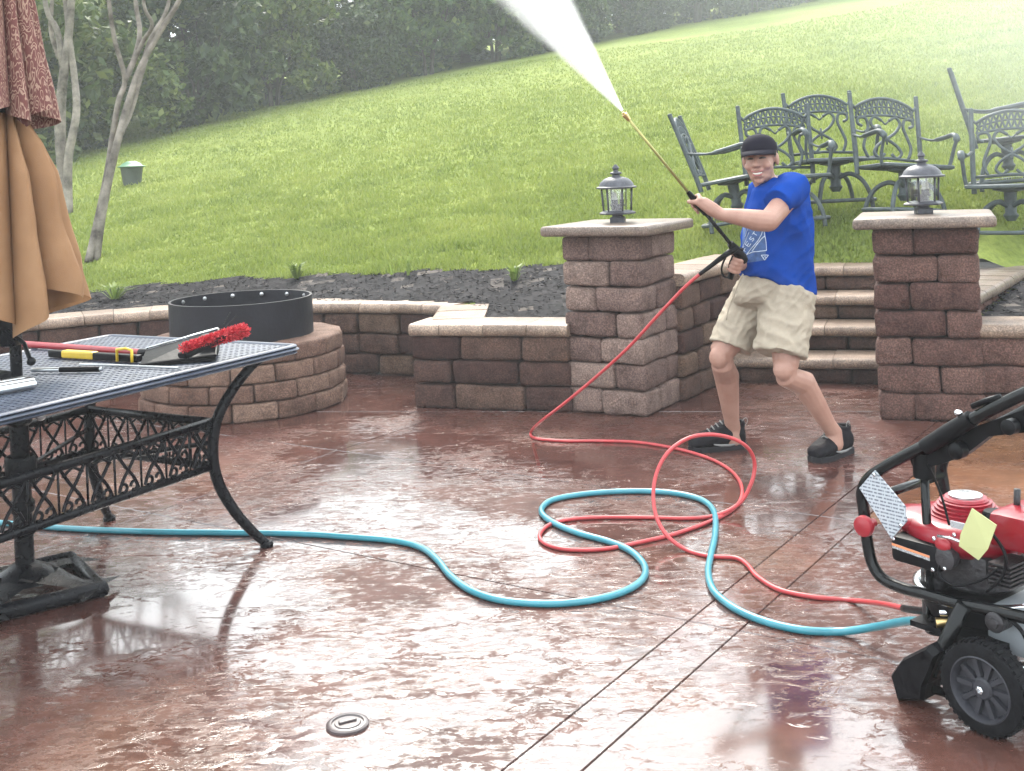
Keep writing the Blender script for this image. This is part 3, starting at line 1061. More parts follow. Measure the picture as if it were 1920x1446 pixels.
ZM = 12.4
mb = MB()
stems(mb, ZM, [
    ([(178, 500, 0), (188, 420, 0), (203, 340, 0), (222, 260, 0), (240, 195, 0.05), (262, 130, 0.1), (300, 60, 0.1), (345, -20, 0.1), (380, -160, 0.2), (400, -320, 0.3)], 0.052, 0.02),
    ([(165, 492, -0.1), (180, 425, 0), (200, 330, 0.05), (212, 250, 0.1), (222, 190, 0.1), (234, 148, 0.1), (215, 75, 0), (204, 0, -0.1), (190, -140, -0.2), (170, -300, -0.3)], 0.042, 0.018),
    ([(234, 150, 0.1), (252, 110, 0.15), (262, 60, 0.2), (254, -10, 0.25), (262, -150, 0.3), (240, -330, 0.3)], 0.034, 0.016),
    ([(252, 112, 0.15), (270, 75, 0.1), (285, 45, 0), (268, -10, -0.1), (280, -200, -0.2)], 0.028, 0.014),
    ([(268, 120, 0.1), (284, 70, 0.2), (312, 20, 0.3), (330, -60, 0.4), (380, -200, 0.5)], 0.03, 0.014),
    ([(226, 250, 0), (246, 205, 0.1), (262, 150, 0.1), (275, 110, 0.1)], 0.04, 0.02),
])
myr = thing("multistem_tree", "pale multi-stemmed tree forking on the lawn right of the umbrella", "tree", tuple(P(176, 492, ZM)))
mb.build("trunk", M_MYRTLE, myr, True, W=True)
rs = random.Random(31)
cs = []
for i in range(46):
    a = rs.uniform(0, 6.28); r = 2.6 * math.sqrt(rs.uniform(0, 1))
    cs.append((-4.6 + math.cos(a) * r * 0.9, 12.6 + math.sin(a) * r, 6.0 + rs.uniform(0, 3.2) - 0.12 * r * r, rs.uniform(0.3, 0.6)))
link("crown", leaf_mesh("crown", leaf_cloud(cs, 130, 1, 0.13, 77)), M_LEAF2, myr, W=True)
ZB = 16.5
mb = MB()
stems(mb, ZB, [
    ([(122, 420, 0), (120, 340, 0), (113, 250, 0), (116, 170, 0), (126, 90, 0), (134, 0, 0), (140, -150, 0)], 0.10, 0.045),
    ([(128, 400, -0.1), (128, 300, -0.1), (143, 215, -0.1), (140, 150, 0), (131, 80, 0), (122, 0, 0.1), (100, -150, 0.2)], 0.07, 0.03),
    ([(118, 130, 0), (108, 60, 0), (88, 20, 0), (76, -60, 0)], 0.05, 0.03),
    ([(112, 110, 0.1), (96, 60, 0.1), (98, 0, 0.1), (110, -120, 0.1)], 0.04, 0.025)])
myr2 = thing("multistem_tree", "pale multi-stemmed tree standing half behind the closed umbrella", "tree", tuple(P(124, 405, ZB)))
mb.build("trunk", M_MYRTLE, myr2, True, W=True)
cs = []
for i in range(40):
    a = rs.uniform(0, 6.28); r = 2.4 * math.sqrt(rs.uniform(0, 1))
    cs.append((-7.2 + math.cos(a) * r, 16.6 + math.sin(a) * r, 6.6 + rs.uniform(0, 3.4) - 0.1 * r * r, rs.uniform(0.3, 0.6)))
link("crown", leaf_mesh("crown", leaf_cloud(cs, 120, 1, 0.14, 78)), M_LEAF2, myr2, W=True)

# small plants in the mulch
M_SPROUT = leaf_mat("sprout_leaf", [(0, (0.1, 0.16, 0.03)), (1, (0.22, 0.28, 0.07))], 0.4)


def tuft(label, px, py, n, h, spread, seed):
    rs = random.Random(seed)
    o = Lw(px, py)
    t_ = thing("sprout", label, "plant", tuple(o), 0, "young plants in the mulch")
    mb = MB()
    for i in range(n):
        a = rs.uniform(0, 6.28); l = h * rs.uniform(0.6, 1.1); out = spread * rs.uniform(0.3, 1)
        d = Vector((math.cos(a), math.sin(a), 0)); s = Vector((-d.y, d.x, 0)) * rs.uniform(0.006, 0.011)
        p0 = d * 0.01; p1 = d * out * 0.45 + Vector((0, 0, l * 0.75)); p2 = d * out + Vector((0, 0, l * rs.uniform(0.7, 1.05)))
        mb.add([p0 - s * 0.6, p0 + s * 0.6, p1 + s, p1 - s, p2], [(0, 1, 2, 3), (3, 2, 4)])
    mb.build("leaves", M_SPROUT, t_)


tuft("grassy green tuft in the mulch above the fire ring", 556, 528, 46, 0.17, 0.16, 1)
tuft("single pale upright sprout in the mulch left of the lantern pillar", 766, 522, 12, 0.17, 0.05, 2)
tuft("spiky low plant in the mulch close to the left pillar", 965, 532, 34, 0.15, 0.13, 3)
tuft("scruffy low plant in the mulch beside the umbrella hem", 215, 565, 50, 0.16, 0.25, 4)
tuft("thin seedling in the mulch nearest the short wall", 735, 520, 5, 0.12, 0.03, 5)

# ------------------------------------------------------------------ patio table
M_ALU = pm("dark_cast_aluminium", (0.0035, 0.0035, 0.005), rough=0.28, metal=0.0, spec=0.14, var=0.3, scale=20, bump=0.1, bscale=120)
M_TOP = pm("grey_table_top", (0.052, 0.062, 0.088), rough=0.42, metal=0.0, spec=0.3, var=0.3, scale=14, bump=0.1, bscale=120)
TC, TL, TW, TZ = Vector((-1.84, 4.283, 0)), 1.80, 1.10, 0.80
TRZ = math.atan2(0.863, 0.505)
table = thing("patio_table", "dark cast metal patio table with perforated grey top, left foreground", "table", tuple(TC), TRZ)


def perforated(mb, x0, x1, y0, y1, z, nx, ny, fx=0.5, fy=0.5, th=0.006, inside=None):
    dx, dy = (x1 - x0) / nx, (y1 - y0) / ny
    for i in range(nx):
        for j in range(ny):
            cx, cy = x0 + (i + 0.5) * dx, y0 + (j + 0.5) * dy
            if inside and not inside(cx, cy): continue
            a, b_ = dx / 2, dy / 2
            flip = (i + j) % 2
            ha, hb = (a * (fx if flip else fx * 0.55), b_ * (fy * 0.55 if flip else fy))
            o = [(cx - a, cy - b_), (cx + a, cy - b_), (cx + a, cy + b_), (cx - a, cy + b_)]
            h = [(cx - ha, cy - hb), (cx + ha, cy - hb), (cx + ha, cy + hb), (cx - ha, cy + hb)]
            vs = [(p[0], p[1], z) for p in o] + [(p[0], p[1], z) for p in h] + [(p[0], p[1], z - th) for p in h]
            fs = [(k, (k + 1) % 4, 4 + (k + 1) % 4, 4 + k) for k in range(4)] + [(4 + k, 4 + (k + 1) % 4, 8 + (k + 1) % 4, 8 + k) for k in range(4)]
            mb.add(vs, fs)


mb = MB()
perforated(mb, -TL / 2 + 0.03, TL / 2 - 0.03, -TW / 2 + 0.03, TW / 2 - 0.03, TZ - 0.004, 54, 36, 0.62, 0.62)
mb.build("table_top", M_TOP, table)
for k in range(3):
    z, o_ = TZ - 0.006 - 0.013 * k, (0.0, 0.006, 0.0)[k]
    a, b_ = TL / 2 + o_, TW / 2 + o_
    pts = []
    for (sx, sy) in ((1, 1), (-1, 1), (-1, -1), (1, -1)):
        for t_ in range(4):
            an = {(1, 1): 0, (-1, 1): 90, (-1, -1): 180, (1, -1): 270}[(sx, sy)] + 30 * t_
            pts.append((sx * (a - 0.03) + 0.03 * math.cos(R(an)), sy * (b_ - 0.03) + 0.03 * math.sin(R(an)), z))
    MB().tube(pts, 0.0075, 8, closed=True, flat=(0.9, 2.2)).build("edge_moulding", M_TOP, table, True, angle=60)
prof = [(0, 0.012), (0.05, 0.065), (0.12, 0.16), (0.18, 0.28), (0.2, 0.4), (0.18, 0.53), (0.115, 0.64), (0.03, 0.73), (-0.03, 0.765)]
FX, FY = 0.774, 0.459
dg = Vector((-FX, FY, 0)).normalized()
WX, WY = FX + dg.x * 0.2, FY - dg.y * 0.2
for sx in (1, -1):
    for sy in (-1, 1):
        pts = catmull([(sx * (FX + dg.x * o_), sy * (FY - dg.y * o_), z) for o_, z in prof], 4)
        n_ = len(pts)
        lg = MB().tube(pts, [0.017 + 0.006 * math.sin(math.pi * i / (n_ - 1)) for i in range(n_)], 10).build("leg", M_ALU, table, True)
        MB().lathe([(0.026, 0), (0.028, 0.012), (0.02, 0.022)], 12, Matrix.Translation((sx * FX, sy * FY, 0))).build("foot", M_ALU, lg, True, angle=40)


def lattice(mb, A, B, z0, z1, cells):
    A, B = Vector(A), Vector(B)
    e = B - A
    at = lambda t_, z: A + e * t_ + Vector((0, 0, z))
    mb.tube([at(0, z1), at(1, z1)], 0.016, 6, flat=(1.1, 0.8)).tube([at(0, z0), at(1, z0)], 0.014, 6, flat=(1.1, 0.8))
    zm = z0 + (z1 - z0) * 0.12
    L = e.length
    for c in range(cells):
        t0, t1, tm = c / cells, (c + 1) / cells, (c + 0.5) / cells
        w = t1 - t0
        if c: mb.tube([at(t0, z0), at(t0, z1)], 0.0045, 5)
        hgt = z1 - z0
        for s in (-1, 1):
            mb.tube(catmull([at(tm - s * 0.48 * w, z1), at(tm - s * 0.12 * w, z0 + hgt * 0.62), at(tm + s * 0.2 * w, z0 + hgt * 0.35), at(tm + s * 0.38 * w, z0 + hgt * 0.1)], 4), 0.0068, 5, caps=False)
            ring_ = [at(tm + s * 0.2 * w + 0.13 * w * math.cos(q), z0 + hgt * 0.17 + 0.13 * w * L * math.sin(q)) for q in np.linspace(0, 5.2, 9)]
            mb.tube(ring_, 0.0062, 5, caps=False)
        mb.tube([at(tm - 0.35 * w, z1 - hgt * 0.22), at(tm, z1 - hgt * 0.08), at(tm + 0.35 * w, z1 - hgt * 0.22)], 0.006, 5, caps=False)


for (A, B, n_) in (((WX, -WY, 0), (-WX, -WY, 0), 10), ((WX, WY, 0), (-WX, WY, 0), 10), ((WX, -WY, 0), (WX, WY, 0), 6), ((-WX, -WY, 0), (-WX, WY, 0), 6)):
    mb = MB(); lattice(mb, A, B, 0.355, 0.53, n_)
    mb.build("apron_panel", M_ALU, table, True)
mb = MB().lathe([(0.05, 0.40), (0.055, 0.41), (0.055, 0.50), (0.05, 0.51)], 20, cap=False)
for (sx, sy) in ((1, 1), (1, -1), (-1, 1), (-1, -1)):
    mb.tube([(sx * 0.045, sy * 0.03, 0.45), (sx * WX, sy * WY, 0.45)], 0.010, 6)
mb.build("brace", M_ALU, table, True, angle=40)

# ------------------------------------------------------------------ umbrella, its stand
M_TAN, nt, b = new_mat("tan_canvas")
tcn = nd(nt, "ShaderNodeTexCoord")
wv1 = nd(nt, "ShaderNodeTexNoise"); wv1.inputs["Scale"].default_value = 300
nt.links.new(tcn.outputs["Object"], wv1.inputs["Vector"])
wv2 = nd(nt, "ShaderNodeTexNoise"); wv2.inputs["Scale"].default_value = 6; wv2.inputs["Detail"].default_value = 5
nt.links.new(tcn.outputs["Object"], wv2.inputs["Vector"])
cc_ = ramp(nt, wv2.outputs[0], [(0.3, (0.27, 0.14, 0.066)), (0.7, (0.36, 0.2, 0.10))])
nt.links.new(cc_.outputs[0], b.inputs["Base Color"])
b.inputs["Roughness"].default_value = 0.85
tr = nd(nt, "ShaderNodeBsdfTranslucent"); nt.links.new(cc_.outputs[0], tr.inputs[0])
mxs = nd(nt, "ShaderNodeMixShader"); mxs.inputs[0].default_value = 0.25
nt.links.new(b.outputs[0], mxs.inputs[1]); nt.links.new(tr.outputs[0], mxs.inputs[2]); nt.links.new(mxs.outputs[0], nt.nodes["Material Output"].inputs[0])
bp = nd(nt, "ShaderNodeBump"); bp.inputs["Strength"].default_value = 0.25; bp.inputs["Distance"].default_value = 0.004
nt.links.new(wv1.outputs[0], bp.inputs["Height"]); nt.links.new(bp.outputs[0], b.inputs["Normal"])
M_PAIS, nt, b = new_mat("red_paisley_canvas")
tcn = nd(nt, "ShaderNodeTexCoord")
vo = nd(nt, "ShaderNodeTexVoronoi", feature='F1'); vo.inputs["Scale"].default_value = 13
nz = nd(nt, "ShaderNodeTexNoise"); nz.inputs["Scale"].default_value = 9
wq = nd(nt, "ShaderNodeMix", data_type='RGBA', blend_type='LINEAR_LIGHT'); wq.inputs[0].default_value = 0.12
nt.links.new(tcn.outputs["Object"], wq.inputs[6]); nt.links.new(nz.outputs[1], wq.inputs[7]); nt.links.new(wq.outputs[2], vo.inputs["Vector"])
sn = nd(nt, "ShaderNodeMath", operation='SINE'); ml = nd(nt, "ShaderNodeMath", operation='MULTIPLY'); ml.inputs[1].default_value = 26
nt.links.new(vo.outputs["Distance"], ml.inputs[0]); nt.links.new(ml.outputs[0], sn.inputs[0])
cc_ = ramp(nt, sn.outputs[0], [(0.1, (0.115, 0.036, 0.031)), (0.45, (0.16, 0.066, 0.052)), (0.75, (0.29, 0.185, 0.135))])
nt.links.new(cc_.outputs[0], b.inputs["Base Color"]); b.inputs["Roughness"].default_value = 0.85

umb = thing("patio_umbrella", "closed two-tone patio umbrella with red paisley top and tan skirt", "umbrella", (TC.x, TC.y, 0))
MB().tube([(0, 0, 0.62), (0, 0, 2.75)], 0.021, 14).build("pole", M_ALU, umb, True, angle=60)
MB().lathe([(0.022, 1.58), (0.05, 1.6), (0.055, 1.66), (0.03, 1.7), (0.022, 1.72)], 16).build("hub", M_ALU, umb, True, angle=40)
crank = MB().box((0.0, -0.035, 0.98), (0.06, 0.07, 0.13), bev=0.012).tube([(0.0, -0.07, 0.98), (0.07, -0.09, 0.93), (0.1, -0.12, 0.88)], 0.008, 8).ball((0.105, -0.12, 0.87), 0.016)
crank.build("crank", M_ALU, umb, True, angle=40)


def drape(zs, rad, folds, amp, hem, seed, n=180):
    """folded cloth hanging round a pole: zs from top to bottom"""
    rs = random.Random(seed)
    ph = [rs.uniform(-0.25, 0.25) for _ in range(folds)]
    am = [rs.uniform(0.7, 1.2) for _ in range(folds)]
    hm = [rs.uniform(-1, 1) for _ in range(folds)]
    vs, fs = [], []
    m = len(zs)
    for i, z in enumerate(zs):
        t_ = i / (m - 1)
        for k in range(n):
            th = 2 * math.pi * k / n
            q = th / (2 * math.pi) * folds
            j = int(q) % folds
            f = (q - int(q))
            f2 = min(max(f + ph[j] * (f * (1 - f)) * 2, 0), 1)
            lobe = (1 - abs(2 * f2 - 1) ** 1.7) * am[j] * (1 - amp)
            lobe = amp + lobe
            r = rad[i] * lobe * (1 + 0.10 * noise.noise(Vector((th * 2.5, z * 4, seed))) + 0.035 * (1 - 2 * abs(noise.noise(Vector((th * 5 + z * 6, z * 9, seed + 5))))))
            sw = 0.25 * (f - 0.5) * t_          # folds swing sideways towards the hem
            zz = z + (hem * (hm[j] * 0.5 + (f - 0.5) * 1.1 * (1 if j % 2 else -1)) * max(0, (t_ - 0.55) / 0.45) if hem else 0)
            a = th + sw
            vs.append((r * math.cos(a), r * math.sin(a), zz + 0.006 * noise.noise(Vector((th * 5, z * 9, 3)))))
    for i in range(m - 1):
        for k in range(n):
            l = (k + 1) % n
            fs.append((i * n + k, (i + 1) * n + k, (i + 1) * n + l, i * n + l))
    return vs, fs


zs = [1.76 - 0.055 * i for i in range(14)]
rad = [0.07, 0.10, 0.135, 0.165, 0.19, 0.205, 0.215, 0.225, 0.235, 0.245, 0.255, 0.265, 0.275, 0.285]
v_, f_ = drape(zs, rad, 11, 0.34, 0.10, 4)
MB().add(v_, f_).build("skirt", M_TAN, umb, True)
zs = [2.72 - 0.075 * i for i in range(14)]
rad = [0.03, 0.045, 0.06, 0.07, 0.08, 0.088, 0.096, 0.106, 0.116, 0.128, 0.14, 0.155, 0.17, 0.18]
v_, f_ = drape(zs, rad, 12, 0.42, 0.05, 9)
MB().add(v_, f_).build("canopy", M_PAIS, umb, True)

stand = thing("umbrella_stand", "dark square umbrella stand with cut-outs standing under the table", "stand", (TC.x, TC.y, 0), R(35))
S_ = 0.215
mb = MB()
fr_ = [(S_, S_, 0.03), (-S_, S_, 0.03), (-S_, -S_, 0.03), (S_, -S_, 0.03)]
mb.tube(fr_, 0.02, 8, closed=True, flat=(1.5, 1.3))
mb.build("rim", M_ALU, stand, True, angle=50)
mb = MB()
for q in range(4):                        # webs from the boss to each corner, leaving openings between
    M = Matrix.Rotation(q * math.pi / 2 + math.pi / 4, 4, 'Z')
    top, bot = [], []
    for i in range(9):
        t_ = i / 8
        r = 0.04 + t_ * (S_ * 1.41 - 0.04)
        w = 0.07 * (1 - t_) ** 2 + 0.034 + 0.10 * max(0, t_ - 0.66) / 0.34
        z = 0.06 * (1 - t_) ** 1.4 + 0.042
        top += [(r, -w, z - 0.012), (r, 0, z), (r, w, z - 0.012)]
    fs = []
    for i in range(8):
        for c in (0, 1): fs.append((i * 3 + c, i * 3 + 3 + c, i * 3 + 4 + c, i * 3 + 1 + c))
    mb.add(top, fs, M)
mb.lathe([(0.12, 0.06), (0.10, 0.088), (0.06, 0.108), (0.04, 0.12)], 20)
mb.build("base_plate", M_ALU, stand, True, angle=60)
mb = MB().tube([(0, 0, 0.1), (0, 0, 0.66)], 0.034, 16).lathe([(0.036, 0.22), (0.046, 0.23), (0.046, 0.26), (0.036, 0.27)], 16).lathe([(0.036, 0.30), (0.044, 0.31), (0.044, 0.34), (0.036, 0.35)], 16).lathe([(0.036, 0.62), (0.046, 0.63), (0.046, 0.68), (0.03, 0.69)], 16)
mb.build("tube", M_ALU, stand, True, angle=40)
MB().ball((0.07, -0.03, 0.65), 0.02).tube([(0.03, -0.012, 0.65), (0.07, -0.03, 0.65)], 0.008).build("knob", M_ZINC, stand, True)

# ------------------------------------------------------------------ things lying on the table
M_REDP = pm("red_paint", (0.26, 0.012, 0.02), rough=0.35, var=0.15)
M_YEL = pm("yellow_plastic", (0.62, 0.42, 0.03), rough=0.4, var=0.12)
M_BLK = pm("black_plastic", (0.003, 0.003, 0.004), rough=0.4, spec=0.12, var=0.3, scale=30, bump=0.05)
M_SILV = pm("brushed_aluminium", (0.6, 0.62, 0.63), rough=0.3, metal=1.0, var=0.1)
M_BRIS = leaf_mat("red_bristles", [(0, (0.28, 0.01, 0.02)), (0.6, (0.48, 0.03, 0.045)), (1, (0.65, 0.10, 0.10))], 0.2)
Zt = TZ - 0.002


def flat_thing(name, label, cat, a, b_, h):
    """a thing lying on the table from photo point a to b, frame at its middle"""
    A, B = G(a[0], a[1], h), G(b_[0], b_[1], h)
    c = (A + B) / 2
    o = thing(name, label, cat, (c.x, c.y, Zt), math.atan2(B.y - A.y, B.x - A.x))
    return o, (B - A).length


o, l = flat_thing("pole_handle", "long red painted pole handle lying across the table top", "handle", (10, 640), (272, 659), TZ + 0.02)
MB().tube([(-l / 2, 0, 0.016), (l / 2 - 0.03, 0, 0.016)], 0.014, 12).build("shaft", M_REDP, o, True, angle=60)
MB().tube([(l / 2 - 0.03, 0, 0.016), (l / 2, 0, 0.016), (l / 2 + 0.05, 0, 0.016)], [0.015, 0.016, 0.010], 12).build("tip", M_BLK, o, True, angle=60)
o, l = flat_thing("squeegee", "black squeegee with yellow grips on the table beside the red pole", "squeegee", (95, 662), (262, 672), TZ + 0.015)
MB().box((0, 0, 0.016), (l, 0.03, 0.028), bev=0.006).build("bar", M_BLK, o)
MB().box((-l * 0.16, 0, 0.018), (l * 0.36, 0.036, 0.030), bev=0.008).build("grip", M_YEL, o)
MB().tube([(l * 0.30, -0.02, 0.004), (l * 0.30, -0.02, 0.05), (l * 0.40, -0.02, 0.056), (l * 0.46, -0.02, 0.05), (l * 0.46, -0.02, 0.004)], 0.006, 8).build("bracket", M_YEL, o, True)
o, l = flat_thing("dustpan", "black dustpan propped open on the table under the red brush", "dustpan", (268, 678), (408, 668), TZ)
mb = MB()
w_ = 0.11
mb.add([(-l / 2, -w_, 0.004), (l / 2, -w_, 0.02), (l / 2, w_, 0.09), (-l / 2, w_, 0.03),
        (-l / 2, -w_, 0.0), (l / 2, -w_, 0.0), (l / 2, w_, 0.082), (-l / 2, w_, 0.022)],
       [(0, 1, 2, 3), (7, 6, 5, 4), (0, 4, 5, 1), (1, 5, 6, 2), (2, 6, 7, 3), (3, 7, 4, 0)])
mb.tube([(-l / 2, -w_, 0.006), (l / 2, -w_, 0.022), (l / 2, w_, 0.092)], 0.006, 6)
mb.build("tray", M_BLK, o)
MB().tube([(-l / 2, w_, 0.036), (l / 2, w_, 0.096)], 0.0045, 8).build("lip", M_SILV, o, True)
MB().box((l / 2 - 0.03, 0.02, 0.045), (0.07, 0.12, 0.08), bev=0.015).build("hood", M_BLK, o, True, angle=40)
o, l = flat_thing("scrub_brush", "fluffy red bristle brush lying on the black dustpan", "brush", (345, 660), (442, 640), TZ + 0.07)
MB().box((-0.02, 0.0, 0.085), (l * 0.8, 0.05, 0.022), Matrix.Rotation(R(-12), 4, 'Y'), bev=0.008).build("back", M_BLK, o, True, angle=40)
g_ = np.random.default_rng(3)
qs = []
for i in range(5200):
    t_ = g_.uniform(-0.5, 0.62)
    c = np.array((t_ * l, 0.0, 0.095 + 0.02 * t_))
    d = g_.normal(size=3); d /= np.linalg.norm(d); d[0] += 0.25
    rr = (0.030 + 0.010 * min(1, max(0, t_ + 0.3))) * g_.uniform(0.75, 1.02)
    p = c + d * np.array((rr, rr, rr * 0.85)); s = np.cross(d, g_.normal(size=3)); s /= np.linalg.norm(s)
    qs.append(np.stack([c * 0.3 + p * 0.7 - s * 0.003, c * 0.3 + p * 0.7 + s * 0.003, p + s * 0.0015, p - s * 0.0015]))
link("bristles", leaf_mesh("bristles", np.array(qs)), M_BRIS, o)
MB().tube([(l * 0.3, 0.0, 0.13), (l * 0.62, 0.02, 0.165)], 0.0025, 5).tube([(l * 0.3, 0.01, 0.14), (l * 0.55, 0.035, 0.18)], 0.002, 5).build("stray_bristle", M_BLK, o)
o, l = flat_thing("steel_rod", "short steel rod with dark grip lying near the table's front edge", "rod", (60, 694), (192, 692), TZ + 0.01)
MB().tube([(-l / 2, 0, 0.012), (l / 2, 0, 0.012)], 0.008, 10).build("shaft", M_SILV, o, True, angle=60)
MB().tube([(-l * 0.1, 0, 0.0115), (l / 2 - 0.01, 0, 0.0115)], 0.010, 10).build("grip", M_BLK, o, True, angle=60)
o, l = flat_thing("thin_wire_rod", "thin bright wire rod lying between the squeegee and the steel rod", "rod", (150, 683), (335, 690), TZ + 0.004)
MB().tube([(-l / 2, 0, 0.006), (l / 2, 0, 0.006)], 0.0045, 8).build("shaft", M_SILV, o, True, angle=60)
o, l = flat_thing("folded_stand", "folded metal stand with pale tubes at the table's left edge", "stand", (-70, 735), (62, 712), TZ + 0.02)
MB().box((-0.04, 0.09, 0.045), (l * 0.9, 0.10, 0.022), bev=0.005).build("plate", M_BLK, o)
for dy, dz in ((0.0, 0.018), (-0.055, 0.016), (0.04, 0.02)):
    MB().tube([(-l / 2, dy, dz), (l / 2 - abs(dy) * 0.4, dy, dz)], 0.015, 12).build("tube", M_SILV, o, True, angle=60)

# ------------------------------------------------------------------ lanterns on the pillars
M_LANT = pm("weathered_pewter", (0.06, 0.06, 0.07), rough=0.45, metal=0.2, spec=0.3, var=0.35, scale=25, bump=0.15, bscale=150)
M_GLASS, nt, b = new_mat("clear_lantern_glass")
tr = nd(nt, "ShaderNodeBsdfTransparent"); tr.inputs[0].default_value = (0.92, 0.95, 0.95, 1)
gl = nd(nt, "ShaderNodeBsdfGlossy"); gl.inputs["Roughness"].default_value = 0.08
gn = nd(nt, "ShaderNodeTexNoise"); gn.inputs["Scale"].default_value = 30
gr = ramp(nt, gn.outputs[0], [(0.3, (0.06, 0.06, 0.06)), (0.7, (0.3, 0.3, 0.3))])
ms = nd(nt, "ShaderNodeMixShader")
nt.links.new(gr.outputs[0], ms.inputs[0]); nt.links.new(tr.outputs[0], ms.inputs[1]); nt.links.new(gl.outputs[0], ms.inputs[2])
nt.links.new(ms.outputs[0], nt.nodes["Material Output"].inputs[0]); nt.nodes.remove(b)
M_CANDLE = pm("ivory_candle_sleeve", (0.5, 0.49, 0.44), rough=0.5, var=0.1)


def lantern(label, c, rz):
    o = thing("post_lantern", label, "lantern", (c.x, c.y, 7 * CHT + 0.0595), rz, "lanterns on the pillars")
    MB().box((0, 0, 0.018), (0.085, 0.085, 0.036), bev=0.006).lathe([(0.035, 0.03), (0.032, 0.055)], 12).build("mount", M_LANT, o)
    n = 6
    MB().lathe([(0.05, 0.05), (0.108, 0.052), (0.112, 0.06), (0.085, 0.074), (0.05, 0.076)], n).build("tray", M_LANT, o)
    MB().lathe([(0.09, 0.205), (0.122, 0.208), (0.124, 0.216), (0.108, 0.222), (0.098, 0.244), (0.074, 0.266), (0.042, 0.276), (0.026, 0.28), (0.024, 0.29), (0.036, 0.296), (0.036, 0.303),
                (0.016, 0.31), (0.014, 0.32), (0.022, 0.328), (0.018, 0.338), (0.006, 0.352)], 18).build("roof", M_LANT, o, True, angle=35)
    for k in range(n):
        a = 2 * math.pi * k / n; a2 = 2 * math.pi * (k + 1) / n
        p = lambda an, r, z: (r * math.cos(an), r * math.sin(an), z)
        MB().tube([p(a, 0.084, 0.07), p(a, 0.092, 0.208)], 0.0058, 6).build("cage_bar", M_LANT, o, True)
        MB().add([p(a, 0.08, 0.074), p(a2, 0.08, 0.074), p(a2, 0.087, 0.206), p(a, 0.087, 0.206)], [(0, 1, 2, 3)]).build("glass_pane", M_GLASS, o)
    for k in range(3):
        a = 2 * math.pi * k / 3 + 0.4
        M = Matrix.Translation((0.03 * math.cos(a), 0.03 * math.sin(a), 0))
        cd = MB().lathe([(0.012, 0.11), (0.012, 0.15), (0.008, 0.152), (0.011, 0.165), (0.004, 0.185)], 10, M).build("candle", M_CANDLE, o, True, angle=40)
        MB().lathe([(0.02, 0.098), (0.022, 0.112), (0.013, 0.114), (0.013, 0.14)], 10, M).build("socket", M_LANT, cd, True, angle=40)
    MB().lathe([(0.03, 0.074), (0.034, 0.09), (0.03, 0.1)], 12).build("hub", M_LANT, o)
    return o


lantern("pewter lantern with clear panes on the left stone pillar", PLc, RL + 0.3)
lantern("pewter lantern with clear panes on the right stone pillar before the chairs", PRc, RR + 0.3)

# ------------------------------------------------------------------ bucket on the lawn
M_GRN = pm("green_lid_plastic", (0.03, 0.13, 0.055), rough=0.5, var=0.15)
M_BKT = pm("grey_green_bucket", (0.05, 0.06, 0.05), rough=0.6, var=0.3, scale=6)
bp_ = Lw(248, 346)
o = thing("lidded_bucket", "grey tapered bucket with green domed lid standing on the lawn", "bucket", tuple(bp_))
MB().lathe([(0.135, -0.02), (0.14, 0.0), (0.175, 0.27), (0.18, 0.28)], 24).build("tub", M_BKT, o, True, angle=40)
MB().lathe([(0.19, 0.272), (0.222, 0.28), (0.222, 0.29), (0.18, 0.30), (0.13, 0.345), (0.07, 0.37), (0.01, 0.375)], 24).build("lid", M_GRN, o, True, angle=40)

# ------------------------------------------------------------------ chairs on the lawn
M_CHAIR = pm("verdigris_cast_aluminium", (0.055, 0.068, 0.07), rough=0.5, metal=0.0, spec=0.25, var=0.35, scale=18, bump=0.12, bscale=100)


def spiral(c, r0, r1, a0, a1, n=12):
    return [Vector(c) + Vector((math.cos(a0 + (a1 - a0) * i / n), 0, math.sin(a0 + (a1 - a0) * i / n))) * (r0 + (r1 - r0) * i / n) for i in range(n + 1)]


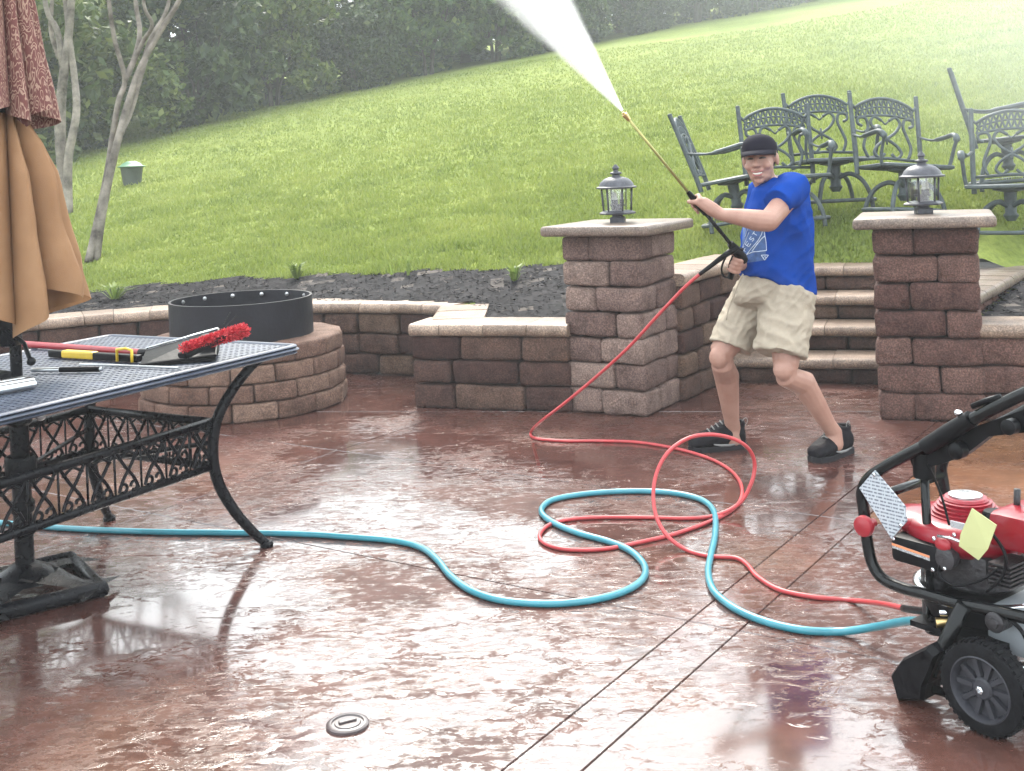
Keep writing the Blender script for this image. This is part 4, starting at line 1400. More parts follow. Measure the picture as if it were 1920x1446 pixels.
def make_chair(label):
    o = thing("swivel_chair", label, "chair", group="cast metal chairs on the lawn")
    lean = lambda z: -0.23 - 0.20 * max(0, z - 0.42)          # y of the back at height z
    for s in (-1, 1):
        MB().tube([(s * 0.27, -0.225, 0.36), (s * 0.275, lean(0.5), 0.5), (s * 0.28, lean(0.75), 0.75), (s * 0.285, lean(1.0), 1.0)], [0.019, 0.02, 0.019, 0.018], 8).ball((s * 0.285, lean(1.0), 1.005), (0.02, 0.02, 0.012), 8, 6).build("back_post", M_CHAIR, o, True, angle=50)
        ar = catmull([(s * 0.28, lean(0.68), 0.68), (s * 0.30, -0.12, 0.645), (s * 0.31, 0.05, 0.655), (s * 0.305, 0.17, 0.665), (s * 0.295, 0.225, 0.63), (s * 0.29, 0.20, 0.56), (s * 0.285, 0.17, 0.47), (s * 0.27, 0.16, 0.40)], 5)
        n_ = len(ar)
        MB().tube(ar, [0.012 + (0.010 if 6 < i < 22 else 0) for i in range(n_)], 8, flat=(0.8, 1.2)).build("armrest", M_CHAIR, o, True)
    # backrest: arched lattice crest above scrollwork
    mb = MB()
    arch = lambda t_: 0.895 + 0.085 * math.sin(math.pi * (t_ + 1) / 2) ** 0.8
    xs_ = [-0.25 + 0.5 * i / 12 for i in range(13)]
    top = [(x, lean(arch(x / 0.25)), arch(x / 0.25)) for x in xs_]
    bot = [(x, lean(0.83), 0.815 + 0.03 * math.cos(x / 0.25 * math.pi / 2)) for x in xs_]
    mb.tube([(-0.285, lean(0.93), 0.93)] + top + [(0.285, lean(0.93), 0.93)], 0.014, 6).tube(bot, 0.011, 6)
    for i in range(12):
        for (a, c) in ((i, i + 1), (i + 1, i)):
            mb.tube([Vector(bot[a]), (Vector(bot[a]) + Vector(top[c])) / 2, Vector(top[c])], 0.0088, 5, caps=False)
    mb.tube([((Vector(a) + Vector(c)) / 2)[:] for a, c in zip(top, bot)], 0.0085, 5)
    Y_ = lambda p: (p[0], lean(p[2] if len(p) > 2 else p[1]), p[2] if len(p) > 2 else p[1])
    def line(pts, r=0.0085): mb.tube([Y_((p[0], p[1])) for p in [(q.x, q.z) if isinstance(q, Vector) else q for q in pts]], r, 6)
    for s in (-1, 1):
        line([(q.x, q.y) for q in catmull([Vector((s * 0.03, 0.80, 0)), Vector((s * 0.09, 0.83, 0)), Vector((s * 0.125, 0.78, 0)), Vector((s * 0.08, 0.71, 0)), Vector((0, 0.655, 0)), Vector((-s * 0.08, 0.60, 0)), Vector((-s * 0.115, 0.54, 0)), Vector((-s * 0.07, 0.50, 0)), Vector((-s * 0.03, 0.535, 0))], 5)], 0.0125)
        line([(q.x, q.y) for q in catmull([Vector((s * 0.2, 0.75, 0)), Vector((s * 0.235, 0.77, 0)), Vector((s * 0.23, 0.81, 0)), Vector((s * 0.17, 0.815, 0)), Vector((s * 0.15, 0.75, 0)), Vector((s * 0.18, 0.66, 0)), Vector((s * 0.20, 0.58, 0)), Vector((s * 0.17, 0.50, 0))], 5)], 0.0125)
        line([(s * 0.03, 0.80), (0.0, 0.77)], 0.007)
    line([(0.0, 0.70), (0.0, 0.655), (0.0, 0.61)], 0.009)
    line([(-0.26, 0.485), (0, 0.50), (0.26, 0.485)], 0.012)
    mb.build("backrest", M_CHAIR, o, True)
    # seat: rounded perforated plate in a frame
    mb = MB()
    def ins(x, y): return abs(x) < 0.255 - 0.05 * max(0, -y / 0.22) and y > -0.225
    perforated(mb, -0.26, 0.26, -0.23, 0.24, 0.425, 13, 11, 0.75, 0.6, 0.012, ins)
    mb.tube([(0.27, 0.22, 0.415), (0.22, 0.25, 0.412), (-0.22, 0.25, 0.412), (-0.27, 0.22, 0.415), (-0.25, -0.22, 0.415), (-0.2, -0.24, 0.415), (0.2, -0.24, 0.415), (0.25, -0.22, 0.415)], 0.016, 6, closed=True)
    mb.build("seat", M_CHAIR, o, True, angle=40)
    MB().lathe([(0.12, 0.40), (0.12, 0.385), (0.045, 0.37), (0.04, 0.22), (0.055, 0.2), (0.03, 0.16)], 14).build("swivel_column", M_CHAIR, o, True, angle=40)
    for k in range(4):
        a = math.pi / 4 + k * math.pi / 2
        pts = catmull([Vector((math.cos(a) * r, math.sin(a) * r, z)) for r, z in ((0.03, 0.27), (0.12, 0.30), (0.22, 0.25), (0.285, 0.14), (0.305, 0.02))], 5)
        MB().tube(pts, 0.018, 8).build("leg", M_CHAIR, o, True)
    MB().tube([(0.30 * math.cos(q), 0.30 * math.sin(q), 0.085) for q in np.linspace(0, 2 * math.pi, 28, endpoint=False)], 0.015, 6, closed=True).build("base_ring", M_CHAIR, o, True)
    return o


def copy_tree(o, parent=None):
    c = o.copy(); COL.objects.link(c)
    c.parent = parent
    for ch in o.children:
        copy_tree(ch, c)
    return c


spots = [(1388, 9.4, -106, 9, 0, "metal chair turned sideways, leftmost, behind the wand"),
         (1478, 9.2, 182, 2, 0, "metal chair half hidden directly behind the man's cap"),
         (1568, 9.5, 184, 3, 0, "metal chair with tall arched back, rear one right of the man's head"),
         (1692, 8.9, 191, 3, -5, "metal chair with heart scroll back left of the right lantern"),
         (1896, 9.3, -112, 4, 0, "hazy metal chair leaning at the back near the right edge"),
         (1893, 8.5, 152, 2, 0, "nearest metal chair cut by the right edge of the picture")]
proto = make_chair(spots[0][5])
for i, (px, Y, rz, tilt, roll, lab) in enumerate(spots):
    o = proto if i == 0 else copy_tree(proto)
    x = (px - PPX) / FPX * Y - 0.01
    z = float(hlawn(x, Y))
    o.matrix_basis = Matrix.Translation((x, Y, z - 0.01)) @ Matrix.Rotation(R(rz), 4, 'Z') @ Matrix.Rotation(R(tilt), 4, 'X') @ Matrix.Rotation(R(roll), 4, 'Y')
    o["label"] = lab

# drain cap set in the patio
M_DRAIN = pm("wet_plastic_cap", (0.055, 0.04, 0.04), rough=0.35, var=0.2, coat=0.3)
dp = G(652, 1360)
o = thing("cleanout_cap", "small round cleanout cap set proud of the wet patio in the foreground", "cap", (dp.x, dp.y, 0))
MB().lathe([(0.058, 0.0), (0.058, 0.006), (0.052, 0.010), (0.044, 0.010), (0.042, 0.006), (0.036, 0.006), (0.034, 0.009), (0.005, 0.010)], 32).build("disc", M_DRAIN, o, True, angle=35)
MB().box((0, 0, 0.012), (0.05, 0.012, 0.008), Matrix.Rotation(R(25), 4, 'Z'), bev=0.003).build("key_bar", M_DRAIN, o)

# ------------------------------------------------------------------ pressure washer
M_TUBE = pm("black_powder_coat", (0.003, 0.0035, 0.004), rough=0.2, var=0.2, scale=30, spec=0.25)
M_ENG = pm("red_engine_shroud", (0.20, 0.004, 0.013), rough=0.32, var=0.12, scale=8, coat=0.15, spec=0.3)
M_RUB = pm("tyre_rubber", (0.005, 0.005, 0.006), rough=0.7, spec=0.1, var=0.3, scale=30, bump=0.2)
M_RIM = pm("grey_wheel_rim", (0.028, 0.028, 0.034), spec=0.25, rough=0.45, var=0.2, scale=10)
M_CAST = pm("cast_engine_block", (0.035, 0.033, 0.036), rough=0.45, metal=0.5, var=0.4, scale=25, bump=0.2, bscale=80)
M_CHROME = pm("bright_steel", (0.55, 0.56, 0.58), rough=0.2, metal=1.0, var=0.1)
M_BRASS = pm("brass_fitting", (0.5, 0.36, 0.16), rough=0.32, metal=1.0, var=0.2)
M_TAGY = pm("yellow_paper_tag", (0.42, 0.43, 0.2), rough=0.7, var=0.08, scale=4)
M_TANK = pm("frosted_detergent_tank", (0.2, 0.215, 0.23), rough=0.4, var=0.12, scale=5)


def print_mat(name, paper, ink, rows, cols, seed):
    """small illegible print: rows of broken dark lines on paper, in the object's own plane (x, z)"""
    m, nt, b = new_mat(name)
    L = nt.links.new
    tc = nd(nt, "ShaderNodeTexCoord")
    sp = nd(nt, "ShaderNodeSeparateXYZ"); L(tc.outputs["Generated"], sp.inputs[0])
    rw = nd(nt, "ShaderNodeMath", operation='MULTIPLY'); rw.inputs[1].default_value = rows; L(sp.outputs["Z"], rw.inputs[0])
    fr = nd(nt, "ShaderNodeMath", operation='FRACT'); L(rw.outputs[0], fr.inputs[0])
    fl = nd(nt, "ShaderNodeMath", operation='FLOOR'); L(rw.outputs[0], fl.inputs[0])
    cb = nd(nt, "ShaderNodeCombineXYZ")
    cx = nd(nt, "ShaderNodeMath", operation='MULTIPLY'); cx.inputs[1].default_value = cols; L(sp.outputs["X"], cx.inputs[0])
    L(cx.outputs[0], cb.inputs[0]); L(fl.outputs[0], cb.inputs[1]); cb.inputs[2].default_value = seed
    nz = nd(nt, "ShaderNodeTexNoise"); nz.inputs["Scale"].default_value = 1.0; nz.inputs["Detail"].default_value = 1; L(cb.outputs[0], nz.inputs["Vector"])
    g1 = nd(nt, "ShaderNodeMath", operation='GREATER_THAN'); g1.inputs[1].default_value = 0.47; L(nz.outputs[0], g1.inputs[0])
    g2 = nd(nt, "ShaderNodeMath", operation='GREATER_THAN'); g2.inputs[1].default_value = 0.55; L(fr.outputs[0], g2.inputs[0])
    an = nd(nt, "ShaderNodeMath", operation='MULTIPLY'); L(g1.outputs[0], an.inputs[0]); L(g2.outputs[0], an.inputs[1])
    mx = nd(nt, "ShaderNodeMix", data_type='RGBA'); L(an.outputs[0], mx.inputs[0])
    mx.inputs[6].default_value = (*paper, 1); mx.inputs[7].default_value = (*ink, 1)
    L(mx.outputs[2], b.inputs["Base Color"]); b.inputs["Roughness"].default_value = 0.35
    return m


M_LABEL = print_mat("warning_label", (0.42, 0.42, 0.43), (0.06, 0.06, 0.07), 8, 18, 1)
M_PLATE = print_mat("instruction_plate", (0.40, 0.43, 0.46), (0.12, 0.13, 0.16), 18, 24, 2)
M_ORANGE = pm("orange_label_band", (0.6, 0.22, 0.1), rough=0.4, var=0.1)

MF = Vector((-0.6, 0.8, 0))                     # from the wheel towards the foot
MO = G(1853, 1375); MO.z = 0
MN = Vector((-0.8, -0.6, 0))                    # towards the visible side
washer = thing("pressure_washer", "black framed pressure washer with red engine at the right edge", "pressure washer", (MO.x, MO.y, 0), math.atan2(MF.y, MF.x))


def K(px, py, ly):
    """photo point on the machine's plane ly (m towards the visible side) in machine coordinates"""
    d = P(px, py, 1.0) - Vector((0, 0, CAM_H))
    o = Vector((0, 0, CAM_H))
    q = MO + MN * ly
    t_ = (q - o).dot(MN) / d.dot(MN)
    w = o + d * t_ - MO
    return Vector((w.dot(MF), ly, w.z))


def KT(pts, ly):
    return [K(p[0], p[1], ly if len(p) < 3 else p[2]) for p in pts]


WR = 0.118
for ly, nm in ((0.0, 0), (-0.46, 1)):
    T = Matrix.Translation((0, ly, WR)) @ Matrix.Rotation(R(-90), 4, 'X')     # local z -> +y
    T = T @ Matrix.Scale(0.93, 4)
    whl = MB().lathe([(0.088, -0.032), (0.108, -0.034), (0.120, -0.028), (0.1265, -0.012), (0.1265, 0.012), (0.120, 0.028), (0.108, 0.034), (0.088, 0.032)], 48, T, cap=False)
    for k in range(40):
        a = 2 * math.pi * k / 40
        for s in (-1, 1):
            whl.box((0, 0, 0), (0.007, 0.010, 0.022), T @ Matrix.Rotation(a + 0.03 * s, 4, 'Z') @ Matrix.Translation((0.1245, 0, s * 0.013)))
    wheel = whl.build("wheel", M_RUB, washer, True, angle=40)
    mb = MB().lathe([(0.092, -0.03), (0.092, 0.031), (0.086, 0.034), (0.082, 0.028), (0.078, 0.004), (0.04, 0.002), (0.03, 0.006), (0.03, 0.02), (0.024, 0.026), (0.004, 0.028)], 40, T, cap=False)
    mb.build("rim", M_RIM, wheel, True, angle=35)
    for k in range(10):
        a = 2 * math.pi * k / 10
        MB().add([(0.028, -0.006, 0.018), (0.08, -0.007, 0.016), (0.08, 0.007, 0.016), (0.028, 0.006, 0.018), (0.028, -0.008, 0.003), (0.08, -0.009, 0.005), (0.08, 0.009, 0.005), (0.028, 0.008, 0.003)],
                 [(0, 1, 2, 3), (0, 4, 5, 1), (1, 5, 6, 2), (2, 6, 7, 3), (3, 7, 4, 0)], T @ Matrix.Rotation(a, 4, 'Z')).build("spoke", M_RIM, wheel)
    MB().lathe([(0.011, 0.026), (0.011, 0.034), (0.006, 0.036), (0.003, 0.03)], 6, T).build("axle_nut", M_CHROME, wheel)
MB().tube([(0, -0.5, WR), (0, 0.03, WR)], 0.008, 8).build("axle", M_CHROME, washer, True)

# frame: side tube that sweeps from the deck round the front and up into the handle
for ly, key in ((-0.05, 0), (-0.44, 1)):
    low = KT([(1930, 1160), (1850, 1142), (1790, 1130), (1730, 1113), (1690, 1102), (1655, 1085), (1636, 1058), (1627, 1020), (1620, 960), (1616, 925), (1628, 898), (1655, 878), (1700, 853), (1760, 822), (1820, 788), (1870, 762), (1935, 732), (2020, 700), (2090, 680)], -0.05)
    low = [Vector((p.x, ly, p.z)) for p in low]
    MB().tube(catmull(low, 5), 0.0165, 10).build("frame_tube", M_TUBE, washer, True)
hx = K(2090, 680, -0.05)
MB().tube([(hx.x, -0.05, hx.z), (hx.x - 0.01, -0.25, hx.z + 0.01), (hx.x, -0.44, hx.z)], 0.019, 10).build("handle_grip", M_RUB, washer, True)
fx = K(1618, 940, -0.05)
MB().tube([(fx.x, -0.05, fx.z), (fx.x, -0.44, fx.z)], 0.014, 8).build("cross_tube", M_TUBE, washer, True)
# sleeve and bracket under the handle, upright post
a, c = K(1735, 838, -0.05), K(1822, 785, -0.05)
MB().tube([a, a.lerp(c, 0.5), c], [0.022, 0.024, 0.022], 12).build("handle_sleeve", M_BLK, washer, True, angle=50)
bk = MB()
quad = KT([(1700, 862), (1745, 828), (1915, 770), (1925, 812), (1850, 820), (1800, 858), (1760, 872), (1710, 884)], -0.06)
n_ = len(quad)
bk.add([(p.x, -0.072, p.z) for p in quad] + [(p.x, -0.105, p.z) for p in quad], [tuple(range(n_))[::-1], tuple(range(n_, 2 * n_))] + [(i, (i + 1) % n_, n_ + (i + 1) % n_, n_ + i) for i in range(n_)])
bk.build("gun_bracket", M_BLK, washer)
for (px, py, r) in ((1797, 845, 0.022), (1895, 800, 0.02)):
    p = K(px, py, -0.05)
    MB().lathe([(r * 0.6, -0.02), (r, -0.014), (r, 0.014), (r * 0.6, 0.02)], 14, Matrix.Translation(p) @ Matrix.Rotation(R(90), 4, 'X')).build("clamp_knob", M_BLK, washer, True, angle=40)
p0, p1 = K(1733, 884, -0.09), K(1737, 945, -0.09)
post = MB().tube([p0 + Vector((0, 0, 0.06)), p1 - Vector((0, 0, 0.35))], 0.012, 10)
post.build("support_post", M_TUBE, washer, True)
MB().tube([p0 + Vector((0, 0, 0.05)), p0 - Vector((0, 0, 0.015))], 0.030, 14).build("post_collar", M_BLK, washer, True, angle=50)
for (px, py) in ((1797, 780), (1738, 843)):
    MB().ball(K(px, py, -0.045) + Vector((0, 0, 0.008)), (0.012, 0.01, 0.008)).build("bolt", M_CHROME, washer, True)
p = K(1850, 762, -0.05)
MB().tube([p + Vector((0.04, 0, -0.006)), p + Vector((0, 0, 0.014)), p + Vector((-0.04, 0, 0.03))], 0.008, 8).build("hose_clip", M_BLK, washer, True)
# instruction plate
pl4 = KT([(1612, 915), (1640, 882), (1697, 950), (1700, 978), (1672, 1010)], -0.03)
n_ = len(pl4)
MB().add([(p.x, -0.028, p.z) for p in pl4] + [(p.x, -0.034, p.z) for p in pl4], [tuple(range(n_))[::-1], tuple(range(n_, 2 * n_))] + [(i, (i + 1) % n_, n_ + (i + 1) % n_, n_ + i) for i in range(n_)]).build("instruction_plate", M_PLATE, washer)
p = K(1622, 986, -0.01)
MB().lathe([(0.012, -0.04), (0.012, -0.01), (0.026, -0.008), (0.030, 0.002), (0.028, 0.014), (0.014, 0.02)], 16, Matrix.Translation(p) @ Matrix.Rotation(R(-90), 4, 'X')).build("red_knob", M_REDP, washer, True, angle=40)
# black box with warning label
a, c = K(1668, 1002, -0.04), K(1762, 1078, -0.04)
bx = MB().box(((a.x + c.x) / 2, -0.10, (a.z + c.z) / 2), (abs(a.x - c.x), 0.12, a.z - c.z), bev=0.016).build("muffler_guard", M_BLK, washer, True, angle=40)
la, lc = K(1671, 1018, -0.035), K(1742, 1050, -0.035)
lb = MB().add([(la.x, -0.0385, la.z), (lc.x, -0.0385, la.z - 0.008), (lc.x, -0.0385, lc.z - 0.004), (la.x, -0.0385, lc.z + 0.004)], [(3, 2, 1, 0)]).build("warning_label", M_LABEL, bx)
MB().add([(la.x, -0.0375, la.z), (lc.x, -0.0375, la.z - 0.008), (lc.x, -0.0375, la.z - 0.014), (la.x, -0.0375, la.z - 0.007)], [(3, 2, 1, 0)]).build("label_band", M_ORANGE, bx)
# engine: shroud, recoil dome, cap, tank
ec = K(1812, 975, -0.22)
sh = MB()
prof_ = [(0.10, -0.075), (0.15, -0.062), (0.172, -0.035), (0.172, -0.008), (0.155, 0.010), (0.115, 0.018), (0.05, 0.02)]
sh.lathe(prof_, 40, Matrix.Translation(ec) @ Matrix.Diagonal((1.02, 0.95, 1.0, 1)))
shroud = sh.build("engine_shroud", M_ENG, washer, True, angle=50)
nose = K(1705, 975, -0.14)
MB().ball((ec.x + 0.10, ec.y + 0.05, ec.z - 0.012), (0.12, 0.09, 0.036), 24, 12).build("shroud_nose", M_ENG, shroud, True)
dm = MB()
pf = [(0.10, 0.012)]
for k in range(5):
    z = 0.018 + k * 0.0085
    pf += [(0.098 - k * 0.007, z), (0.098 - k * 0.007, z + 0.004), (0.090 - k * 0.007, z + 0.0055), (0.090 - k * 0.007, z + 0.0085)]
pf += [(0.055, 0.066), (0.02, 0.07)]
dm.lathe(pf, 36, Matrix.Translation(ec))
dome = dm.build("recoil_starter", M_ENG, washer, True, angle=30)
MB().lathe([(0.045, 0.066), (0.045, 0.072), (0.01, 0.074)], 24, Matrix.Translation(ec)).build("badge", M_SILV, dome, True, angle=40)
cp = K(1866, 972, -0.16)
MB().lathe([(0.03, -0.03), (0.033, -0.025), (0.033, 0.012), (0.028, 0.02), (0.01, 0.022)], 18, Matrix.Translation(cp)).build("fuel_cap", M_BLK, washer, True, angle=40)
tk = K(1925, 985, -0.2)
MB().box((tk.x - 0.02, tk.y, tk.z), (0.16, 0.2, 0.10), bev=0.035).build("fuel_tank", M_ENG, washer, True, angle=50)
lv_ = K(1905, 925, -0.2)
MB().tube([lv_ - Vector((0, 0, 0.05)), lv_ + Vector((-0.004, 0, 0.012))], 0.009, 8).build("throttle_lever", M_CAST, washer, True)
la, lc = K(1776, 978, -0.04), K(1806, 998, -0.04)
MB().box(((la.x + lc.x) / 2, -0.055, (la.z + lc.z) / 2), (abs(la.x - lc.x), 0.004, abs(la.z - lc.z))).build("rating_label", M_LABEL, washer)
tg = KT([(1823, 953), (1873, 983), (1857, 1028), (1836, 1050), (1795, 1025), (1797, 1003)], -0.02)
n_ = len(tg)
MB().add([(p.x, -0.018 + 0.012 * math.sin(i), p.z) for i, p in enumerate(tg)] + [(p.x, -0.021 + 0.012 * math.sin(i), p.z) for i, p in enumerate(tg)],
         [tuple(range(n_))[::-1], tuple(range(n_, 2 * n_))] + [(i, (i + 1) % n_, n_ + (i + 1) % n_, n_ + i) for i in range(n_)]).build("yellow_tag", M_TAGY, washer)
# block, fins, deck, pump
bk = K(1835, 1052, -0.2)
MB().box((bk.x, bk.y, bk.z + 0.0), (0.17, 0.20, 0.10), bev=0.02).lathe([(0.09, -0.06), (0.10, -0.05), (0.10, 0.0)], 20, Matrix.Translation(bk)).build("engine_block", M_CAST, washer, True, angle=40)
for k in range(6):
    p = K(1893, 1052 + k * 8, -0.12)
    MB().box((p.x, p.y, p.z), (0.06, 0.10, 0.005)).build("cooling_fin", M_CAST, washer)
p = K(1768, 1022, -0.05)
MB().ball(p, (0.024, 0.012, 0.018)).build("primer_bulb", M_REDP, washer, True)
p = K(1775, 1045, -0.06)
MB().lathe([(0.01, -0.02), (0.03, -0.015), (0.032, 0.015), (0.02, 0.02)], 18, Matrix.Translation(p) @ Matrix.Rotation(R(-90), 4, 'X')).build("carburettor", M_CAST, washer, True, angle=40)
MB().tube(KT([(1758, 1005), (1785, 1010), (1805, 1018)], -0.04), 0.004, 6).build("control_rod", M_CHROME, washer, True)
dk = K(1835, 1102, -0.2)
dkt = []
for q in np.linspace(0, 2 * math.pi, 32, endpoint=False):
    dkt.append((dk.x + 0.15 * math.cos(q) * (1 + 0.12 * abs(math.cos(q))), dk.y + 0.15 * math.sin(q), dk.z))
deck = MB().tube(dkt, 0.013, 8, closed=True).build("deck_ring", M_CHROME, washer, True)
MB().lathe([(0.14, -0.06), (0.15, -0.03), (0.15, 0.0), (0.02, 0.004)], 28, Matrix.Translation(dk)).build("deck_plate", M_BLK, washer, True, angle=40)
pp_ = K(1800, 1150, -0.14)
pump = MB().box((pp_.x, pp_.y, pp_.z), (0.11, 0.09, 0.10), bev=0.012).lathe([(0.035, -0.09), (0.04, -0.07), (0.04, 0.08), (0.03, 0.09)], 16, Matrix.Translation(pp_ + Vector((0.07, 0.0, 0.02))))
pump.build("pump", M_CAST, washer, True, angle=40)
i0, i1 = K(1755, 1168, -0.04), K(1800, 1166, -0.08)
MB().tube([i0, i0.lerp(i1, 0.5), i1], [0.014, 0.012, 0.014], 12).build("inlet_fitting", M_BRASS, washer, True, angle=40)
o0, o1 = K(1762, 1148, -0.05), K(1805, 1148, -0.08)
MB().tube([o0, o1], 0.011, 10).build("outlet_fitting", M_CHROME, washer, True, angle=40)
fs_ = KT([(1800, 1132), (1850, 1142), (1890, 1160), (1920, 1190), (1935, 1240)], -0.045)
MB().tube(catmull(fs_, 5), 0.0055, 8).build("siphon_tube", M_BLK, washer, True)
p = K(1864, 1168, -0.03)
MB().lathe([(0.026, -0.05), (0.026, 0.0), (0.020, 0.004), (0.014, 0.004), (0.012, 0.010), (0.004, 0.011)], 18, Matrix.Translation(p) @ Matrix.Rotation(R(-90), 4, 'X')).build("dial", M_CAST, washer, True, angle=35)
tk = K(1925, 1165, -0.2)
MB().box((tk.x - 0.02, tk.y, tk.z), (0.15, 0.22, 0.12), bev=0.03).build("detergent_tank", M_TANK, washer, True, angle=50)
# foot
for ly in (0.0, -0.42):
    up, dn = K(1795, 1140, 0), K(1752, 1235, 0)
    MB().tube([(up.x, ly - 0.03, up.z), (dn.x, ly - 0.02, dn.z), (dn.x + 0.02, ly - 0.02, dn.z - 0.05)], 0.02, 10).build("stand_leg", M_TUBE, washer, True)
    ft = KT([(1677, 1270), (1700, 1238), (1752, 1212), (1768, 1228), (1742, 1290), (1738, 1318), (1690, 1318)], 0.0)
    n_ = len(ft); zmin = min(p.z for p in ft)
    cxm = sum((p for p in ft), Vector()) / n_
    vs = [(p.x, ly + 0.012, p.z - zmin) for p in ft] + [(cxm.x + (p.x - cxm.x) * 0.86, ly + 0.028, cxm.z + (p.z - cxm.z) * 0.86 - zmin) for p in ft] + [(p.x, ly - 0.06, p.z - zmin) for p in ft]
    fs = [tuple(range(n_, 2 * n_))[::-1], tuple(range(2 * n_, 3 * n_))]
    fs += [(i, (i + 1) % n_, n_ + (i + 1) % n_, n_ + i)[::-1] for i in range(n_)] + [(i, (i + 1) % n_, 2 * n_ + (i + 1) % n_, 2 * n_ + i) for i in range(n_)]
    MB().add(vs, fs).build("foot", M_BLK, washer)
    MB().tube([(dn.x + 0.02, ly - 0.02, 0.05), (0.0, ly - 0.04, 0.05)], 0.012, 8).build("lower_rail", M_TUBE, washer, True)
rp = [K(1905, 1140, -0.1), K(1800, 1145, -0.1)]
MB().box((K(1850, 1160, -0.2).x, -0.22, 0.20), (0.26, 0.36, 0.015)).build("chassis_plate", M_BLK, washer)
for x_ in (0.0, 0.12): MB().box((x_, -0.06, 0.155), (0.03, 0.03, 0.09)).build("axle_bracket", M_TUBE, washer)
MB().tube([(dk.x, -0.2, 0.2), (dk.x, -0.2, dk.z)], 0.06, 16).build("drive_housing", M_BLK, washer, True, angle=50)

for px, py, ly in ((1790, 1003, -0.05), (1772, 1066, -0.045), (1750, 1068, -0.038), (1676, 1010, -0.038), (1752, 1010, -0.038), (1640, 890, -0.026), (1690, 985, -0.026)):
    p = K(px, py, ly)
    MB().lathe([(0.006, 0.0), (0.006, 0.004), (0.003, 0.006)], 6, Matrix.Translation(p) @ Matrix.Rotation(R(-90), 4, 'X')).build("bolt", M_CHROME, washer)
MB().tube(catmull(KT([(1775, 1040, -0.05), (1760, 1075, -0.04), (1790, 1098, -0.04), (1840, 1088, -0.045), (1870, 1065, -0.06)], -0.05), 5), 0.004, 6).build("cable", M_BLK, washer, True)
MB().tube(catmull(KT([(1860, 1000, -0.06), (1885, 1040, -0.05), (1880, 1080, -0.05), (1850, 1110, -0.05)], -0.05), 5), 0.0045, 6).build("cable", M_BLK, washer, True)
MB().tube(catmull(KT([(1740, 870, -0.07), (1765, 930, -0.08), (1780, 985, -0.07)], -0.05), 5), 0.0035, 6).build("cable", M_BLK, washer, True)

# ------------------------------------------------------------------ hoses
M_TEAL = pm("teal_garden_hose", (0.03, 0.19, 0.24), rough=0.32, var=0.15, scale=10, coat=0.2)
M_REDH = pm("red_pressure_hose", (0.36, 0.03, 0.034), rough=0.4, var=0.15, scale=10)


def hose_pts(lst, r):
    out = []
    for q in lst:
        if len(q) == 2:
            p = G(q[0], q[1], r); out.append(Vector((p.x, p.y, r)))
        else:
            p = P(*q); p.z = max(p.z, r); out.append(p)
    return out


tp = [(-160, 965), (-60, 975), (45, 984), (130, 991), (280, 997), (440, 999), (560, 1001), (660, 1007), (740, 1014), (790, 1027), (820, 1050), (845, 1080), (885, 1108), (945, 1126), (1030, 1132), (1110, 1125), (1170, 1109), (1205, 1086), (1208, 1060),
      (1182, 1033), (1140, 1015), (1080, 998), (1032, 977), (1015, 957), (1035, 938), (1090, 927), (1170, 921), (1250, 923), (1310, 935), (1338, 958), (1341, 1000), (1333, 1040), (1328, 1075), (1340, 1110), (1380, 1142), (1440, 1167), (1510, 1182), (1580, 1184),
      (1645, 1175, 3.52), (1700, 1165, 3.36), (1745, 1167, 3.22)]
hose = thing("garden_hose", "thick teal garden hose snaking across the wet patio", "hose", tuple(G(900, 1120)))
q = catmull(hose_pts(tp, 0.0125), 7)
MB().tube(q, 0.0125, 10).build("hose_body", M_TEAL, hose, True, W=True)
e1_, e0_ = q[-1], q[-6]
d = (e1_ - e0_).normalized()
MB().tube([e1_ - d * 0.02, e1_ + d * 0.01, e1_ + d * 0.012, e1_ + d * 0.045], [0.0145, 0.0145, 0.021, 0.021], 12).build("coupling", M_BLK, hose, True, angle=40, W=True)

rp_ = [(1352, 484, 5.52), (1335, 497, 5.52), (1290, 533, 5.55), (1235, 590, 5.62), (1180, 650, 5.72), (1120, 705, 5.85), (1060, 755, 5.98), (1015, 790, 6.1), (996, 810), (1004, 822), (1060, 827), (1130, 827), (1200, 830), (1275, 843), (1335, 862), (1374, 886),
       (1391, 915), (1384, 945), (1345, 972), (1270, 1000), (1200, 1017), (1130, 1030), (1060, 1030), (1020, 1018), (1013, 1000), (1040, 980), (1100, 971), (1200, 970), (1285, 972), (1340, 967, 4.83), (1385, 945, 4.86), (1408, 908, 4.88), (1415, 870, 4.9), (1402, 840, 4.88),
       (1372, 822, 4.86), (1330, 815, 4.84), (1290, 822, 4.8), (1255, 846, 4.76), (1233, 882, 4.72), (1225, 925, 4.66), (1231, 970, 4.58), (1252, 1006, 4.5), (1287, 1031), (1330, 1043), (1378, 1046), (1400, 1058), (1420, 1081), (1462, 1106), (1530, 1120), (1600, 1126),
       (1658, 1133, 3.62), (1700, 1142, 3.42), (1748, 1148, 3.22)]
rh = thing("pressure_hose", "thin red pressure hose looping from the washer to the spray gun", "hose", tuple(G(1200, 1000)))
q = catmull(hose_pts(rp_, 0.0085), 7)
MB().tube(q, 0.0082, 8).build("hose_body", M_REDH, rh, True, W=True)
MB().tube(q[-9:], [0.0105] * 9, 10).build("strain_relief", M_BLK, rh, True, W=True)
MB().tube(q[:12], [0.014 - 0.0004 * i for i in range(12)], 10).build("strain_relief", M_BLK, rh, True, W=True)

